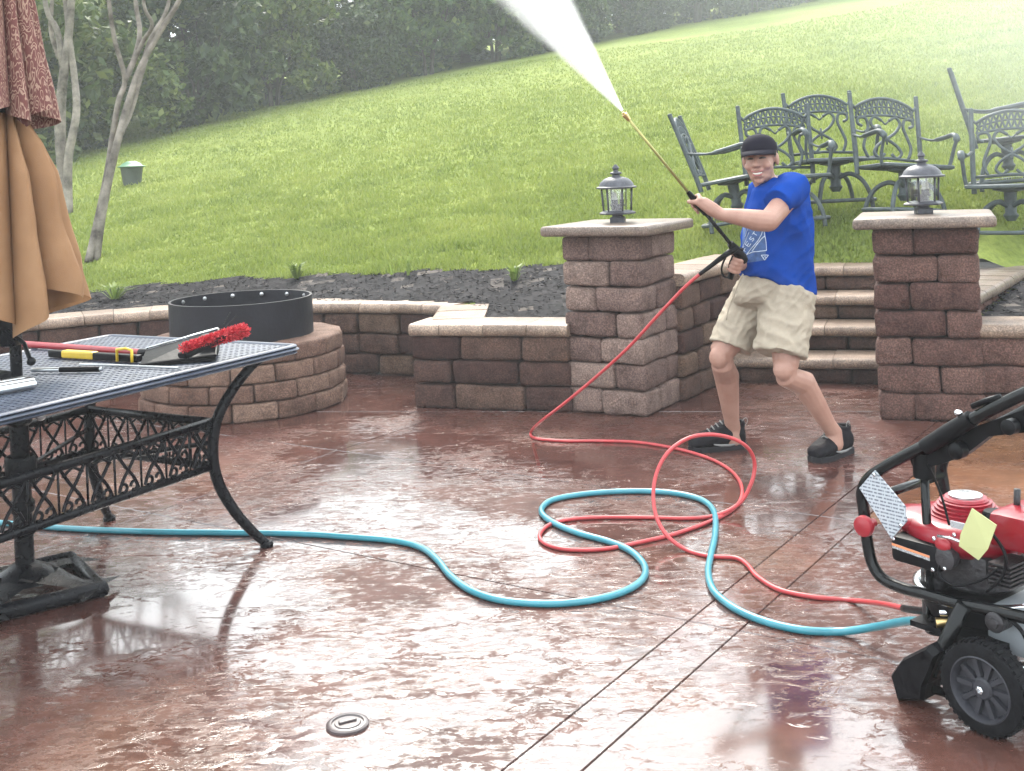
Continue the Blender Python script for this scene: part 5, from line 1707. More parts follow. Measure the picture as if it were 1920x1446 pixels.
# ------------------------------------------------------------------ the man with the wand
from mathutils.bvhtree import BVHTree
M_SKIN, nt, b = new_mat("skin")
geo = nd(nt, "ShaderNodeNewGeometry")
n1 = nd(nt, "ShaderNodeTexNoise"); n1.inputs["Scale"].default_value = 14; n1.inputs["Detail"].default_value = 5
nt.links.new(geo.outputs["Position"], n1.inputs["Vector"])
c1 = ramp(nt, n1.outputs[0], [(0.3, (0.265, 0.135, 0.098)), (0.55, (0.305, 0.165, 0.122)), (0.75, (0.345, 0.195, 0.148))])
nt.links.new(c1.outputs[0], b.inputs["Base Color"])
b.inputs["Roughness"].default_value = 0.55
b.inputs["Subsurface Weight"].default_value = 0.0
b.inputs["Subsurface Radius"].default_value = (0.02, 0.008, 0.004)
b.inputs["Subsurface Scale"].default_value = 0.3
M_SHIRT = pm("blue_cotton_shirt", (0.002, 0.034, 0.21), rough=0.9, var=0.12, scale=9, bump=0.12, bscale=260, spec=0.05)
M_SHORT = pm("khaki_cotton", (0.30, 0.252, 0.195), rough=0.9, var=0.13, scale=12, bump=0.15, bscale=200, spec=0.15)
M_CAPC = pm("dark_cap_cloth", (0.008, 0.007, 0.013), rough=0.85, var=0.2, bump=0.1, bscale=300, spec=0.1)
M_HAIR = pm("brown_hair", (0.06, 0.038, 0.025), rough=0.7, var=0.4, scale=60)
M_SHOE = pm("dark_shoe_fabric", (0.005, 0.004, 0.006), spec=0.12, rough=0.7, var=0.4, scale=40, bump=0.2, bscale=120)
M_SOLE = pm("shoe_sole_rubber", (0.015, 0.014, 0.016), spec=0.15, rough=0.7, var=0.3)
M_ACC = pm("grey_shoe_trim", (0.16, 0.155, 0.15), rough=0.6, var=0.1)
M_TEETH = pm("teeth", (0.6, 0.57, 0.5), rough=0.35, var=0.05)
M_LIP = pm("lip", (0.30, 0.10, 0.09), rough=0.5, var=0.1)
M_EYE = pm("dark_eye", (0.02, 0.014, 0.012), rough=0.3, var=0.1)
M_PRINT = pm("white_shirt_print", (0.42, 0.47, 0.55), rough=0.8, var=0.25, scale=60)
M_PRINT2 = pm("faded_blue_print", (0.035, 0.075, 0.19), rough=0.85, var=0.35, scale=40)
M_WAND = pm("brass_yellow_lance", (0.30, 0.27, 0.10), rough=0.35, metal=0.6, var=0.3, scale=15)


def limb(mb, pts, rad, n=14, flat=None, round0=True, round1=True):
    pts = [Vector(p) for p in pts]
    P_, R_ = [], []
    d0 = (pts[0] - pts[1]).normalized(); d1 = (pts[-1] - pts[-2]).normalized()
    if round0:
        for a in (80, 55, 28): P_.append(pts[0] + d0 * rad[0] * math.sin(R(a)) * 0.9); R_.append(rad[0] * math.cos(R(a)))
    P_ += pts; R_ += list(rad)
    if round1:
        for a in (28, 55, 80): P_.append(pts[-1] + d1 * rad[-1] * math.sin(R(a)) * 0.9); R_.append(rad[-1] * math.cos(R(a)))
    mb.tube(P_, R_, n, flat=flat)


def remesh(mb, voxel, smooth=4, fac=0.5):
    me = mb.mesh("tmp")
    o = bpy.data.objects.new("tmp", me)
    ts = bpy.data.scenes.new("tmp"); ts.collection.objects.link(o)
    m = o.modifiers.new("r", 'REMESH'); m.mode = 'VOXEL'; m.voxel_size = voxel; m.use_smooth_shade = True
    if smooth:
        s = o.modifiers.new("s", 'SMOOTH'); s.iterations = smooth; s.factor = fac
    ts.view_layers[0].update()
    out = bpy.data.meshes.new_from_object(o.evaluated_get(ts.view_layers[0].depsgraph))
    bpy.data.objects.remove(o); bpy.data.meshes.remove(me); bpy.data.scenes.remove(ts)
    out.polygons.foreach_set("use_smooth", [True] * len(out.polygons))
    return out


def wrinkle(me, fn):
    """push each vertex along its normal by fn(co)"""
    n = len(me.vertices)
    co = np.empty(n * 3, np.float32); no = np.empty(n * 3, np.float32)
    me.vertices.foreach_get("co", co); me.vertices.foreach_get("normal", no)
    co = co.reshape(-1, 3)
    d = np.array([fn(Vector(c)) for c in co.astype(float)], np.float32)
    me.vertices.foreach_set("co", (co + no.reshape(-1, 3) * d[:, None]).ravel())
    me.update()


man = thing("person", "man in blue shirt, khaki shorts and dark cap bracing a spray wand", "person", (1.24, 5.8, 0))
# joints, read off the photograph
ank_r, knee_r, hip_r = P(1374, 803, 5.96), P(1354, 668, 5.76), P(1424, 548, 5.86)
ank_l, knee_l, hip_l = P(1563, 810, 5.70), P(1474, 690, 5.55), P(1474, 552, 5.70)
sho_l, elb_l, wri_l = P(1490, 354, 5.66), P(1441, 415, 5.43), P(1350, 402, 5.44)
sho_r, elb_r, wri_r = P(1428, 356, 5.95), P(1432, 455, 6.02), P(1396, 497, 5.74)
neck0, HC = P(1452, 352, 5.80), P(1425, 300, 5.745)
NOZ0, GUN0 = P(1168, 211, 5.30), P(1380, 470, 5.56)
LAX = (NOZ0 - GUN0).normalized()

mb = MB()
# legs
for hip, kn, an_, bulge in ((hip_r, knee_r, ank_r, Vector((0.012, 0.03, 0))), (hip_l, knee_l, ank_l, Vector((0.022, 0.02, 0.01)))):
    c1_ = kn.lerp(an_, 0.28) + bulge; c2_ = kn.lerp(an_, 0.6) + bulge * 0.5
    limb(mb, [hip, hip.lerp(kn, 0.6), kn + Vector((0, 0, 0.02)), kn - Vector((0, 0, 0.04)), c1_, c2_, kn.lerp(an_, 0.88), an_, an_ - Vector((0, 0, 0.06))], [0.092, 0.078, 0.062, 0.056, 0.063, 0.050, 0.039, 0.041, 0.045])
    mb.ball(kn + Vector((-0.02, -0.03, 0.0)), (0.05, 0.045, 0.055), 12, 8)
# trunk core inside the clothes
limb(mb, [P(1450, 540, 5.78), P(1458, 480, 5.77), P(1462, 420, 5.79), P(1458, 372, 5.80)], [0.13, 0.125, 0.13, 0.12])
# arms
limb(mb, [sho_l, sho_l.lerp(elb_l, 0.5), elb_l], [0.056, 0.053, 0.050])
fa = wri_l - elb_l
limb(mb, [elb_l, elb_l + fa * 0.25 + Vector((0, 0, -0.004)), elb_l + fa * 0.6, wri_l], [0.050, 0.051, 0.040, 0.029])
limb(mb, [sho_r, sho_r.lerp(elb_r, 0.5), elb_r], [0.055, 0.05, 0.046])
limb(mb, [elb_r, elb_r.lerp(wri_r, 0.3), elb_r.lerp(wri_r, 0.7), wri_r], [0.046, 0.048, 0.038, 0.03])
# neck and head
fwd = Vector((-0.40, -0.915, -0.03)).normalized()
hx_ = Vector((-fwd.y, fwd.x, 0.0)).normalized()
hz_ = hx_.cross(-fwd) if hx_.cross(-fwd).z > 0 else -hx_.cross(-fwd)
HM = Matrix(((hx_.x, -fwd.x, hz_.x, HC.x), (hx_.y, -fwd.y, hz_.y, HC.y), (hx_.z, -fwd.z, hz_.z, HC.z), (0, 0, 0, 1))) @ Matrix.Rotation(R(-3), 4, 'Y')
H = lambda x, y, z: HM @ Vector((x, y, z))
limb(mb, [H(0, 0.025, -0.03), H(0, 0.035, -0.09), neck0 + Vector((0, 0, -0.05))], [0.056, 0.057, 0.066])
for c, r in (((0, 0.012, 0.035), (0.077, 0.095, 0.082)), ((0, -0.02, -0.022), (0.067, 0.071, 0.085)), ((0, -0.028, -0.074), (0.053, 0.054, 0.04)), ((0, -0.068, -0.098), (0.024, 0.018, 0.017)),
             ((0.032, -0.074, 0.030), (0.03, 0.016, 0.010)), ((-0.032, -0.074, 0.030), (0.03, 0.016, 0.010)), ((0.040, -0.064, -0.026), (0.026, 0.022, 0.022)), ((-0.040, -0.064, -0.026), (0.026, 0.022, 0.022)),
             ((0.080, 0.016, -0.004), (0.011, 0.020, 0.033)), ((-0.080, 0.016, -0.004), (0.011, 0.020, 0.033)), ((0, -0.112, -0.020), (0.017, 0.016, 0.013)), ((0.014, -0.098, -0.024), (0.010, 0.010, 0.009)), ((-0.014, -0.098, -0.024), (0.010, 0.010, 0.009)),
             ((0, -0.085, -0.075), (0.028, 0.012, 0.010)), ((0, -0.087, -0.046), (0.028, 0.012, 0.008))):
    mb.ball(c, r, 18, 12, HM)
limb(mb, [H(0, -0.086, 0.028), H(0, -0.098, 0.004), H(0, -0.110, -0.014)], [0.010, 0.012, 0.014], 10)


def grip(mb, c, a, wrist, rod=0.016, side=1):
    """hand closed round a rod through c along a; wrist given"""
    a = a.normalized()
    w = wrist - c; w = (w - a * w.dot(a)); w.normalize()
    s = a.cross(w) * side
    pc = c + w * (rod + 0.014)
    kn_ = c + w * (rod + 0.020) + s * 0.012
    limb(mb, [wrist, wrist.lerp(pc, 0.5), pc + w * 0.004], [0.030, 0.034, 0.030], 12)
    for k in range(4):
        off = a * ((k - 1.5) * 0.0205)
        rr = rod + 0.009
        ln_ = (1.0, 1.08, 1.02, 0.85)[k]
        pts = [pc + off * 0.85 + w * 0.008 - s * 0.01]
        for an in (35, 75, 115, 155, 195, 235):
            q = R(an * ln_)
            pts.append(c + off + (w * math.cos(q) + s * math.sin(q)) * (rr + (0.006 if an in (75, 155) else 0.002)))
        limb(mb, pts, [0.0125, 0.0118, 0.0112, 0.0105, 0.010, 0.0095, 0.0085], 10)
    th = [wrist.lerp(pc, 0.35) - s * 0.018 + a * 0.012]
    for an, o_ in ((-45, 0.030), (-85, 0.040), (-125, 0.044)):
        q = R(an); th.append(c + a * o_ + (w * math.cos(q) + s * math.sin(q)) * (rod + 0.012))
    limb(mb, th, [0.018, 0.0145, 0.012, 0.010], 10)


HL = GUN0 + LAX * ((P(1312, 386, 5.45) - GUN0).dot(LAX))
grip(mb, HL, LAX, wri_l, 0.015, 1)
GH0, GH1 = P(1386, 474, 5.565), P(1371, 516, 5.60)          # pistol handle of the gun
grip(mb, GH0.lerp(GH1, 0.5), (GH0 - GH1).normalized(), wri_r, 0.015, -1)
body = remesh(mb, 0.0052, 3, 0.45)
link("body", body, M_SKIN, man, W=True)

# face details
for s in (-1, 1):
    MB().tube(catmull([H(s * 0.014, -0.0835, 0.010), H(s * 0.030, -0.0855, 0.0125), H(s * 0.046, -0.072, 0.010)], 4), [0.0018, 0.003, 0.004, 0.0045, 0.0045, 0.0045, 0.004, 0.003, 0.0018], 8).build("eye", M_EYE, man, True, W=True)
    MB().tube(catmull([H(s * 0.013, -0.089, 0.030), H(s * 0.034, -0.089, 0.036), H(s * 0.054, -0.070, 0.030)], 4), 0.0042, 6).build("eyebrow", M_HAIR, man, True, W=True)
sm = lambda x, z: H(x, -0.0985 + 14 * x * x, z + 10 * x * x)
MB().tube([sm(x, -0.063) for x in np.linspace(-0.022, 0.022, 9)], [0.0015, 0.003, 0.004, 0.0045, 0.0045, 0.0045, 0.004, 0.003, 0.0015], 8).build("teeth", M_TEETH, man, True, W=True)
MB().tube([sm(x, -0.0545) + fwd * 0.0005 for x in np.linspace(-0.028, 0.028, 9)], 0.0034, 6).tube([sm(x * 0.9, -0.0715) for x in np.linspace(-0.026, 0.026, 9)], 0.0042, 6).build("lips", M_LIP, man, True, W=True)
# hair below the cap
hb = MB().ball((0, 0.018, 0.022), (0.0815, 0.097, 0.088), 32, 22, HM)
HMi = HM.inverted()
keep_f = []
for f in hb.f:
    c = sum((HMi @ Vector(hb.v[i]) for i in f), Vector()) / len(f)
    if c.z > -0.045 + 0.0 * c.y and c.y > -0.012 + max(0, (0.01 - c.z)) * 0.8 and c.z < 0.06: keep_f.append(f)
hb.f = keep_f
hb.build("hair", M_HAIR, man, True, W=True)
# cap
cpb = MB()
prof_ = [(0.0860, -0.004), (0.0855, 0.016), (0.081, 0.036), (0.070, 0.056), (0.052, 0.071), (0.028, 0.080), (0.006, 0.083), (0.004, 0.087), (0.001, 0.087)]
CM = HM @ Matrix.Translation((0, 0.010, 0.044)) @ Matrix.Rotation(R(-5), 4, 'X') @ Matrix.Diagonal((1.0, 1.2, 1.0, 1))
cpb.lathe(prof_, 32, CM, cap=False)
cap_ = cpb.build("cap", M_CAPC, man, True, W=True)
vs, fs = [], []
NBm = 15
for j, (ext, dz) in enumerate(((0.0, 0.0), (0.35, 0.002), (0.7, 0.0), (1.0, -0.006))):
    for i in range(NBm):
        t_ = -1 + 2 * i / (NBm - 1)
        a = R(78) * t_
        rx, ry = 0.0855, 0.103
        x = rx * math.sin(a); y = -ry * math.cos(a)
        out = 0.078 * (1 - abs(t_) ** 2.6) * ext
        y -= out
        z = 0.008 + dz - 0.026 * (abs(t_) ** 2) * (0.3 + 0.7 * ext) - 0.16 * out
        vs.append(HM @ Vector((x, 0.010 + y, 0.043 + z)))
for j in range(3):
    for i in range(NBm - 1):
        fs.append((j * NBm + i, (j + 1) * NBm + i, (j + 1) * NBm + i + 1, j * NBm + i + 1))
br_me = MB().add(vs, fs).build("brim", M_CAPC, cap_, True, W=True)
sd_ = br_me.modifiers.new("thick", 'SOLIDIFY'); sd_.thickness = 0.004


# shirt
def ring_px(y, xl, xr, ry, Yc, n=28, hem=None, ex=0.85):
    out = []
    for k in range(n):
        a = 2 * math.pi * k / n
        ca, sa = math.cos(a), math.sin(a)
        ca = math.copysign(abs(ca) ** ex, ca); sa = math.copysign(abs(sa) ** ex, sa)
        px = (xl + xr) / 2 + (xr - xl) / 2 * ca
        out.append(P(px, y + (hem(px) if hem else 0), Yc - ry * sa))
    return out


def loft(mb, rings):
    n = len(rings[0])
    vs = [p for r in rings for p in r]
    fs = [(i * n + k, i * n + (k + 1) % n, (i + 1) * n + (k + 1) % n, (i + 1) * n + k) for i in range(len(rings) - 1) for k in range(n)]
    fs += [tuple(range(n))[::-1], tuple((len(rings) - 1) * n + k for k in range(n))]
    mb.add(vs, fs)


mb = MB()
hem_ = lambda px: 38 * (1 / (1 + math.exp(-(px - 1462) / 14)))
hem2 = lambda px: 0.6 * hem_(px)
loft(mb, [ring_px(333, 1440, 1490, 0.075, 5.80), ring_px(341, 1426, 1506, 0.125, 5.80), ring_px(356, 1410, 1515, 0.16, 5.80), ring_px(385, 1402, 1519, 0.165, 5.79),
          ring_px(420, 1396, 1522, 0.16, 5.78), ring_px(460, 1391, 1524, 0.158, 5.77), ring_px(492, 1389, 1526, 0.16, 5.76, hem=hem2), ring_px(514, 1391, 1528, 0.162, 5.76, hem=hem_)])
sl_end = P(1457, 381, 5.515)
mb.tube([P(1478, 352, 5.72), P(1490, 352, 5.66), P(1472, 366, 5.58), sl_end], [0.078, 0.077, 0.072, 0.069], 18)
sr_end = P(1424, 405, 5.99)
mb.tube([P(1440, 356, 5.9), sho_r, sr_end], [0.08, 0.078, 0.078], 18)
shirt_me = remesh(mb, 0.007, 3, 0.5)


def shirt_wr(p):
    q = Vector((p.x * 6 + p.z * 3, p.y * 6, p.z * 2.6 - p.x * 2))
    r1_ = 1 - 2 * abs(noise.noise(q * 1.3)); r2_ = 1 - 2 * abs(noise.noise(Vector((p.x * 9 - p.z * 12, p.y * 8, p.z * 5 + p.x * 4))))
    folds = noise.noise(q) * 0.014 + (r1_ - 0.5) * 0.015 + (r2_ - 0.5) * 0.010
    return folds * min(1, max(0.4, (1.42 - p.z) / 0.25))


wrinkle(shirt_me, shirt_wr)
shirt = link("shirt", shirt_me, M_SHIRT, man, W=True)
bv = BVHTree.FromPolygons([v.co.copy() for v in shirt_me.vertices], [tuple(p.vertices) for p in shirt_me.polygons])
CAMP = Vector((0, 0, CAM_H))


def on_shirt(px, py, lift=0.003):
    d = (P(px, py, 1.0) - CAMP).normalized()
    h = bv.ray_cast(CAMP, d)
    if h[0] is None: return None
    return h[0] + h[1] * lift if h[1].dot(d) < 0 else h[0] - d * lift


def print_line(pts, r):
    q = []
    for a, c in zip(pts[:-1], pts[1:]):
        m = max(2, int(math.hypot(c[0] - a[0], c[1] - a[1]) / 2))
        for i in range(m):
            p = on_shirt(a[0] + (c[0] - a[0]) * i / m, a[1] + (c[1] - a[1]) * i / m)
            if p is not None: q.append(p)
    p = on_shirt(*pts[-1])
    if p is not None: q.append(p)
    if len(q) > 1:
        MB().tube(q, r, 5).build("print_line", M_PRINT, shirt, True, W=True)


# faded panel behind the lettering
gv, gf = [], []
nxp, nyp = 12, 22
okp = True
for j in range(nyp + 1):
    for i in range(nxp + 1):
        y = 422 + 66 * j / nyp
        xl, xr = 1393.5 - 2.0 * j / nyp, 1432 + 5 * j / nyp
        p = on_shirt(xl + (xr - xl) * i / nxp, y + (6 * (1 - i / nxp) if j == nyp else 0), 0.0018)
        gv.append(p if p is not None else None)
faces = []
for j in range(nyp):
    for i in range(nxp):
        f = (j * (nxp + 1) + i, (j + 1) * (nxp + 1) + i, (j + 1) * (nxp + 1) + i + 1, j * (nxp + 1) + i + 1)
        if all(gv[k] is not None for k in f): faces.append(f)
gv = [p if p is not None else Vector((1.24, 5.8, 1)) for p in gv]
MB().add(gv, faces).build("faded_print", M_PRINT2, shirt, True, W=True)
print_line([(1389, 487), (1402, 477), (1412, 473), (1425, 471), (1437, 470)], 0.0022)
print_line([(1437, 470), (1436, 455), (1434, 440), (1432, 421)], 0.002)
print_line([(1401, 477), (1411, 464), (1421, 452), (1428, 440), (1432, 424)], 0.002)
print_line([(1411, 471), (1420, 458), (1428, 448), (1434, 443)], 0.0024)
print_line([(1427, 478.5), (1441, 478.5), (1434, 488), (1427, 478.5)], 0.0019)
print_line([(1432, 483), (1435, 480.5), (1435.5, 484)], 0.0012)
for pts in ([(1393, 464), (1399, 452), (1405, 436)], [(1398, 444), (1402, 432), (1406, 424)]): print_line(pts, 0.0014)
# lettering up the diagonal: FEST
strokes = {"F": [[(0, 0), (0, 1), (0.7, 1)], [(0, 0.5), (0.5, 0.5)]], "E": [[(0.7, 0), (0, 0), (0, 1), (0.7, 1)], [(0, 0.5), (0.55, 0.5)]],
           "S": [[(0, 0.1), (0.5, 0), (0.7, 0.25), (0.1, 0.65), (0.2, 0.95), (0.7, 0.9)]], "T": [[(0.35, 0), (0.35, 1)], [(0, 1), (0.7, 1)]]}
A_, B_ = Vector((1395, 470)), Vector((1420, 434))
ev = (B_ - A_) / 4; uv = Vector((ev.y, -ev.x)).normalized() * 8.5
if uv.x > 0: uv = -uv
for k, ch in enumerate("FEST"):
    for st_ in strokes[ch]:
        print_line([tuple(A_ + ev * (k + 0.05 + 0.9 * x) + uv * (y - 0.5) * 0.9) for x, y in st_], 0.0021)
A_, B_ = Vector((1394, 452)), Vector((1407, 428))
ev = (B_ - A_) / 3; uv = Vector((-5, -2.5))

# shorts
mb = MB()
loft(mb, [ring_px(503, 1398, 1506, 0.135, 5.77), ring_px(520, 1388, 1512, 0.15, 5.77), ring_px(545, 1376, 1518, 0.16, 5.77), ring_px(566, 1378, 1516, 0.14, 5.76), ring_px(578, 1400, 1500, 0.10, 5.76)])
mb.tube([P(1422, 550, 5.85), P(1396, 592, 5.83), P(1372, 642, 5.785), P(1369, 651, 5.78)], [0.110, 0.110, 0.104, 0.106], 20)
mb.tube([P(1476, 550, 5.71), P(1472, 600, 5.66), P(1464, 650, 5.59), P(1462, 664, 5.58)], [0.132, 0.13, 0.128, 0.130], 20)
sh_me = remesh(mb, 0.006, 2, 0.5)


def short_wr(p):
    q = Vector((p.x * 5 - p.z * 5, p.y * 5, p.z * 9 + p.x * 6))
    r1_ = 1 - 2 * abs(noise.noise(Vector((p.x * 7 - p.z * 4, p.y * 7, p.z * 16 + p.x * 9))))
    r2_ = 1 - 2 * abs(noise.noise(Vector((p.x * 16, p.y * 14, p.z * 26 - p.x * 14)) + Vector((5, 2, 1))))
    v = noise.noise(q) * 0.009 + (r1_ - 0.5) * 0.010 + (r2_ - 0.5) * 0.006
    return v


wrinkle(sh_me, short_wr)
shorts = link("shorts", sh_me, M_SHORT, man, W=True)
cd_ = [P(1393, 514, 5.60), P(1384, 535, 5.62), P(1374, 560, 5.64), P(1366, 580, 5.655), P(1362, 600, 5.66)]
MB().tube(catmull(cd_, 4), 0.0045, 6).build("drawcord", M_SHORT, shorts, True, W=True)


# shoes
def shoe(heel, toe, label_side):
    L_ = (toe - heel).length
    M = frame_m(heel, toe - heel)
    sec = [(-0.03, 0.026, 0.095), (0.02, 0.046, 0.122), (0.15, 0.052, 0.136), (0.30, 0.054, 0.150), (0.42, 0.055, 0.136), (0.60, 0.058, 0.108), (0.78, 0.060, 0.09), (0.92, 0.052, 0.078), (1.0, 0.034, 0.058)]
    rings = []
    for s, w, h in sec:
        rg = []
        for k in range(16):
            a = 2 * math.pi * k / 16
            ca, sa = math.cos(a), math.sin(a)
            y = w * math.copysign(abs(ca) ** 0.8, ca)
            z = 0.018 + (h - 0.018) * (0.5 + 0.5 * math.copysign(abs(sa) ** 0.75, sa))
            y *= 1 - 0.28 * max(0, sa)
            rg.append(M @ Vector((s * L_, y, z)))
        rings.append(rg)
    mb = MB(); loft(mb, rings)
    me = remesh(mb, 0.006, 3, 0.5)
    wrinkle(me, lambda p: 0.003 * noise.noise(p * 22))
    sh = link("shoe", me, M_SHOE, man, W=True)
    pl_ = []
    outl = [(-0.05, 0.0), (-0.035, 0.030), (0.05, 0.050), (0.3, 0.054), (0.5, 0.057), (0.7, 0.064), (0.85, 0.059), (0.97, 0.04), (1.03, 0.0)]
    poly = [(s * L_, -w) for s, w in outl] + [(s * L_, w) for s, w in outl[-2:0:-1]]
    MB().prism(poly, 0.001, 0.027, M).build("sole", M_SOLE, sh, W=True)
    for sg in (-1, 1):
        MB().tube([M @ Vector((s * L_, sg * w, z)) for s, w, z in ((0.15, 0.052, 0.034), (0.32, 0.054, 0.028), (0.48, 0.056, 0.031), (0.62, 0.059, 0.040))], [0.003, 0.006, 0.007, 0.003], 6).build("trim", M_ACC, sh, True, W=True)
    for k in range(4):
        s = 0.40 + 0.08 * k; z = 0.141 - 0.0115 * k
        MB().tube([M @ Vector((s * L_, -0.026, z - 0.012)), M @ Vector((s * L_ + 0.006, 0, z + 0.002)), M @ Vector((s * L_, 0.026, z - 0.012))], 0.0036, 6).build("lace", M_ACC, sh, True, W=True)
    lp = [M @ Vector((-0.010, 0, 0.105)), M @ Vector((-0.026, 0, 0.125)), M @ Vector((-0.024, 0, 0.144)), M @ Vector((-0.008, 0, 0.142)), M @ Vector((0.002, 0, 0.116))]
    MB().tube(catmull(lp, 4), 0.0026, 6).build("pull_loop", M_ACC, sh, True, W=True)
    MB().lathe([(0.05, 0.09), (0.054, 0.124), (0.051, 0.138), (0.044, 0.132)], 18, M @ Matrix.Translation((0.05, 0, 0)) @ Matrix.Diagonal((1.15, 0.82, 1, 1)), cap=False).build("collar", M_SHOE, sh, True, W=True)


hr = G(1394, 838); hl_ = G(1589, 846)
tr_ = G(1292, 847); tl_ = G(1527, 867)
shoe(hr, hr + (tr_ - hr).normalized() * 0.285, "r")
shoe(hl_, hl_ + (tl_ - hl_).normalized() * 0.285, "l")

# ------------------------------------------------------------------ spray wand
wand = thing("spray_wand", "long brass spray wand with black gun held by the man", "wand", tuple(GUN0))
LT = (NOZ0 - GUN0).length
at = lambda s: GUN0 + LAX * s
MB().tube([HL + LAX * 0.07, NOZ0 - LAX * 0.03], 0.0066, 10).build("lance", M_WAND, wand, True, W=True)
MB().tube([NOZ0 - LAX * 0.045, NOZ0 - LAX * 0.03, NOZ0 - LAX * 0.028, NOZ0 - LAX * 0.010, NOZ0 - LAX * 0.008, NOZ0], [0.010, 0.010, 0.013, 0.013, 0.008, 0.007], 12).build("nozzle", M_BRASS, wand, True, angle=40, W=True)
MB().tube([HL - LAX * 0.06, HL + LAX * 0.05, HL + LAX * 0.075, HL + LAX * 0.085], [0.0145, 0.0145, 0.012, 0.008], 12).build("foregrip", M_BLK, wand, True, angle=50, W=True)
MB().tube([at(0.0), HL - LAX * 0.055], 0.009, 10).build("lower_tube", M_TUBE, wand, True, W=True)
MB().tube([at(0.05), at(0.0), at(-0.05), at(-0.075)], [0.016, 0.024, 0.026, 0.018], 12).build("gun_body", M_BLK, wand, True, angle=60, W=True)
MB().tube([GH0 + (GH0 - GH1) * 0.2, GH0, GH1, GH1 + (GH1 - GH0) * 0.15], [0.016, 0.0145, 0.0145, 0.016], 12).build("handle", M_BLK, wand, True, angle=60, W=True)
MB().tube([P(1352, 484, 5.52), P(1366, 474, 5.53), P(1380, 466, 5.55)], [0.012, 0.015, 0.017], 10).build("hose_swivel", M_BLK, wand, True, W=True)
MB().tube(catmull([P(1366, 474, 5.55), P(1357, 490, 5.56), P(1353, 506, 5.58), P(1358, 519, 5.6), P(1371, 521, 5.61)], 5), 0.0048, 8).build("trigger_guard", M_BLK, wand, True, W=True)
MB().tube([P(1374, 480, 5.56), P(1369, 492, 5.57), P(1366, 503, 5.58)], 0.005, 8).build("trigger", M_BLK, wand, True, W=True)

# ------------------------------------------------------------------ water spray
NOZ, SPY = P(1167, 208, 5.30), P(1012, 0, 5.25)
ax_ = (SPY - NOZ).normalized()
SL, SHA = 1.55, math.tan(R(13.5))
M_SPRAY, nt, b = new_mat("water_spray")
nt.nodes.remove(b)
Ls = nt.links.new
tcn = nd(nt, "ShaderNodeTexCoord")
sx = nd(nt, "ShaderNodeSeparateXYZ"); Ls(tcn.outputs["Object"], sx.inputs[0])
cb = nd(nt, "ShaderNodeCombineXYZ"); Ls(sx.outputs[0], cb.inputs[0]); Ls(sx.outputs[1], cb.inputs[1])
ln2 = nd(nt, "ShaderNodeVectorMath", operation='LENGTH'); Ls(cb.outputs[0], ln2.inputs[0])
zz = nd(nt, "ShaderNodeMath", operation='MULTIPLY_ADD'); Ls(sx.outputs[2], zz.inputs[0]); zz.inputs[1].default_value = SHA; zz.inputs[2].default_value = 0.008
rr = nd(nt, "ShaderNodeMath", operation='DIVIDE'); Ls(ln2.outputs[1], rr.inputs[0]); Ls(zz.outputs[0], rr.inputs[1])
fo = nd(nt, "ShaderNodeMapRange", interpolation_type='SMOOTHSTEP'); fo.inputs[1].default_value = 0.15; fo.inputs[2].default_value = 1.0; fo.inputs[3].default_value = 1; fo.inputs[4].default_value = 0
Ls(rr.outputs[0], fo.inputs[0])
nz = nd(nt, "ShaderNodeTexNoise"); nz.inputs["Scale"].default_value = 7; nz.inputs["Detail"].default_value = 3
mpn = nd(nt, "ShaderNodeMapping"); mpn.inputs["Scale"].default_value = (3.6, 3.6, 0.3); Ls(tcn.outputs["Object"], mpn.inputs[0]); Ls(mpn.outputs[0], nz.inputs["Vector"])
nr = nd(nt, "ShaderNodeMapRange"); nr.inputs[1].default_value = 0.3; nr.inputs[2].default_value = 0.7; nr.inputs[3].default_value = 0.15; nr.inputs[4].default_value = 1.7
Ls(nz.outputs[0], nr.inputs[0])
dv = nd(nt, "ShaderNodeMath", operation='DIVIDE'); dv.inputs[0].default_value = 4.0; Ls(zz.outputs[0], dv.inputs[1])
m1 = nd(nt, "ShaderNodeMath", operation='MULTIPLY'); Ls(dv.outputs[0], m1.inputs[0]); Ls(fo.outputs[0], m1.inputs[1])
m2 = nd(nt, "ShaderNodeMath", operation='MULTIPLY'); Ls(m1.outputs[0], m2.inputs[0]); Ls(nr.outputs[0], m2.inputs[1])
pv = nd(nt, "ShaderNodeVolumePrincipled"); pv.inputs["Color"].default_value = (0.99, 0.995, 1, 1); pv.inputs["Anisotropy"].default_value = 0.35
Ls(m2.outputs[0], pv.inputs["Density"]); Ls(pv.outputs[0], nt.nodes["Material Output"].inputs["Volume"])
mb = MB().lathe([(0.010, 0.0), (0.010 + SHA * SL, SL)], 28)
up_ = Vector((0, 0, 1)) if abs(ax_.z) < 0.9 else Vector((1, 0, 0))
Msp = frame_m(NOZ, ax_.orthogonal(), ax_)
sp_ = mb.build("water_spray", M_SPRAY, matrix=Msp)
tag(sp_, "white fan of water spray shooting up from the wand nozzle", "water spray", kind="stuff")

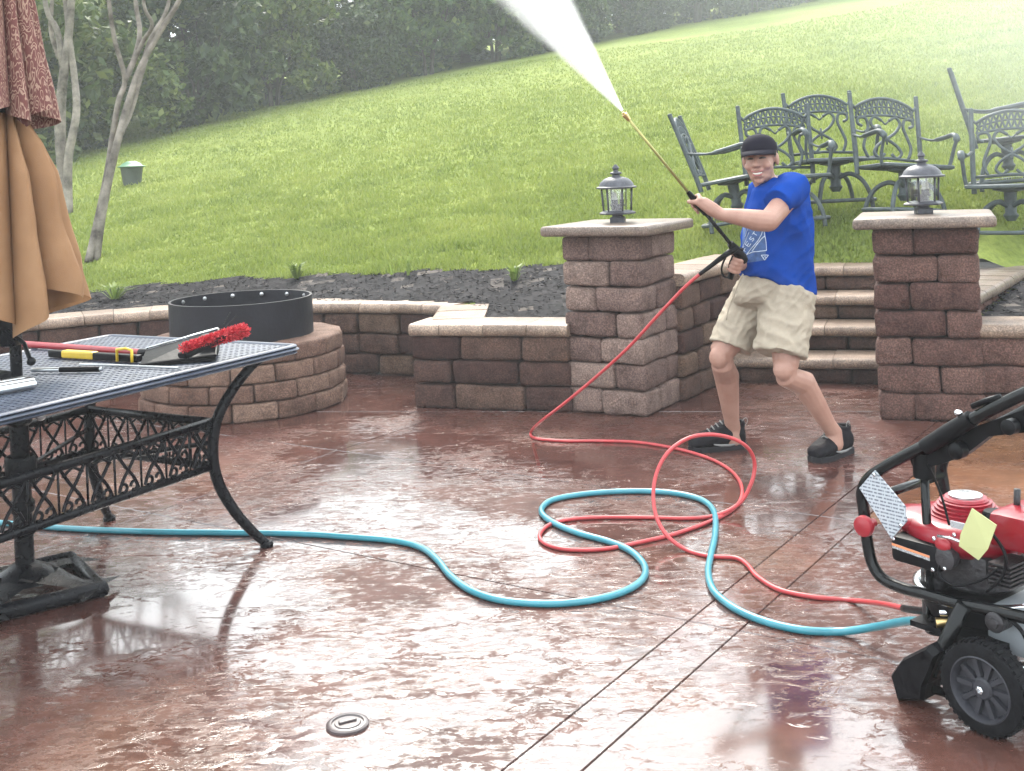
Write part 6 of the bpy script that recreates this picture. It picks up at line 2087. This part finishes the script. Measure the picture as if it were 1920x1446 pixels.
# ------------------------------------------------------------------ misty air
M_HAZE, nt, b = new_mat("misty_air")
nt.nodes.remove(b)
pv = nd(nt, "ShaderNodeVolumePrincipled")
pv.inputs["Color"].default_value = (0.93, 0.96, 0.98, 1)
pv.inputs["Density"].default_value = 0.0024
pv.inputs["Anisotropy"].default_value = 0.0
nt.links.new(pv.outputs[0], nt.nodes["Material Output"].inputs["Volume"])
hz = MB().box((0, 25, 14), (160, 92, 32)).build("haze", M_HAZE)
tag(hz, "pale misty air over the lawn and the wood", "haze", kind="stuff")
# spray drifting away over the lawn to the right
M_MIST, nt, b = new_mat("drifting_spray")
nt.nodes.remove(b)
tcn = nd(nt, "ShaderNodeTexCoord")
ln2 = nd(nt, "ShaderNodeVectorMath", operation='LENGTH'); nt.links.new(tcn.outputs["Object"], ln2.inputs[0])
fo = nd(nt, "ShaderNodeMapRange", interpolation_type='SMOOTHSTEP'); fo.inputs[1].default_value = 0.15; fo.inputs[2].default_value = 1.0; fo.inputs[3].default_value = 0.0125; fo.inputs[4].default_value = 0
nt.links.new(ln2.outputs[1], fo.inputs[0])
pv = nd(nt, "ShaderNodeVolumePrincipled"); pv.inputs["Color"].default_value = (0.95, 0.97, 0.98, 1)
nt.links.new(fo.outputs[0], pv.inputs["Density"]); nt.links.new(pv.outputs[0], nt.nodes["Material Output"].inputs["Volume"])
ms_ = MB().ball((0, 0, 0), 1.0, 32, 20).build("drifting_mist", M_MIST, matrix=Matrix.Translation((6.6, 15.5, 4.2)) @ Matrix.Diagonal((7.4, 10.6, 4.3, 1)))
tag(ms_, "thin white spray mist drifting over the lawn behind the right-hand chairs", "mist", kind="stuff")
M_MIST2 = M_MIST.copy(); M_MIST2.name = "near_spray_mist"
M_MIST2.node_tree.nodes["Map Range"].inputs[3].default_value = 0.08
ms2 = MB().ball((0, 0, 0), 1.0, 32, 20).build("drifting_mist", M_MIST2, matrix=Matrix.Translation((4.3, 8.0, 2.1)) @ Matrix.Diagonal((2.3, 2.4, 1.3, 1)))
tag(ms2, "thin white spray mist veiling the chairs at the right edge", "mist", kind="stuff")
SC.cycles.volume_step_rate = 4.0
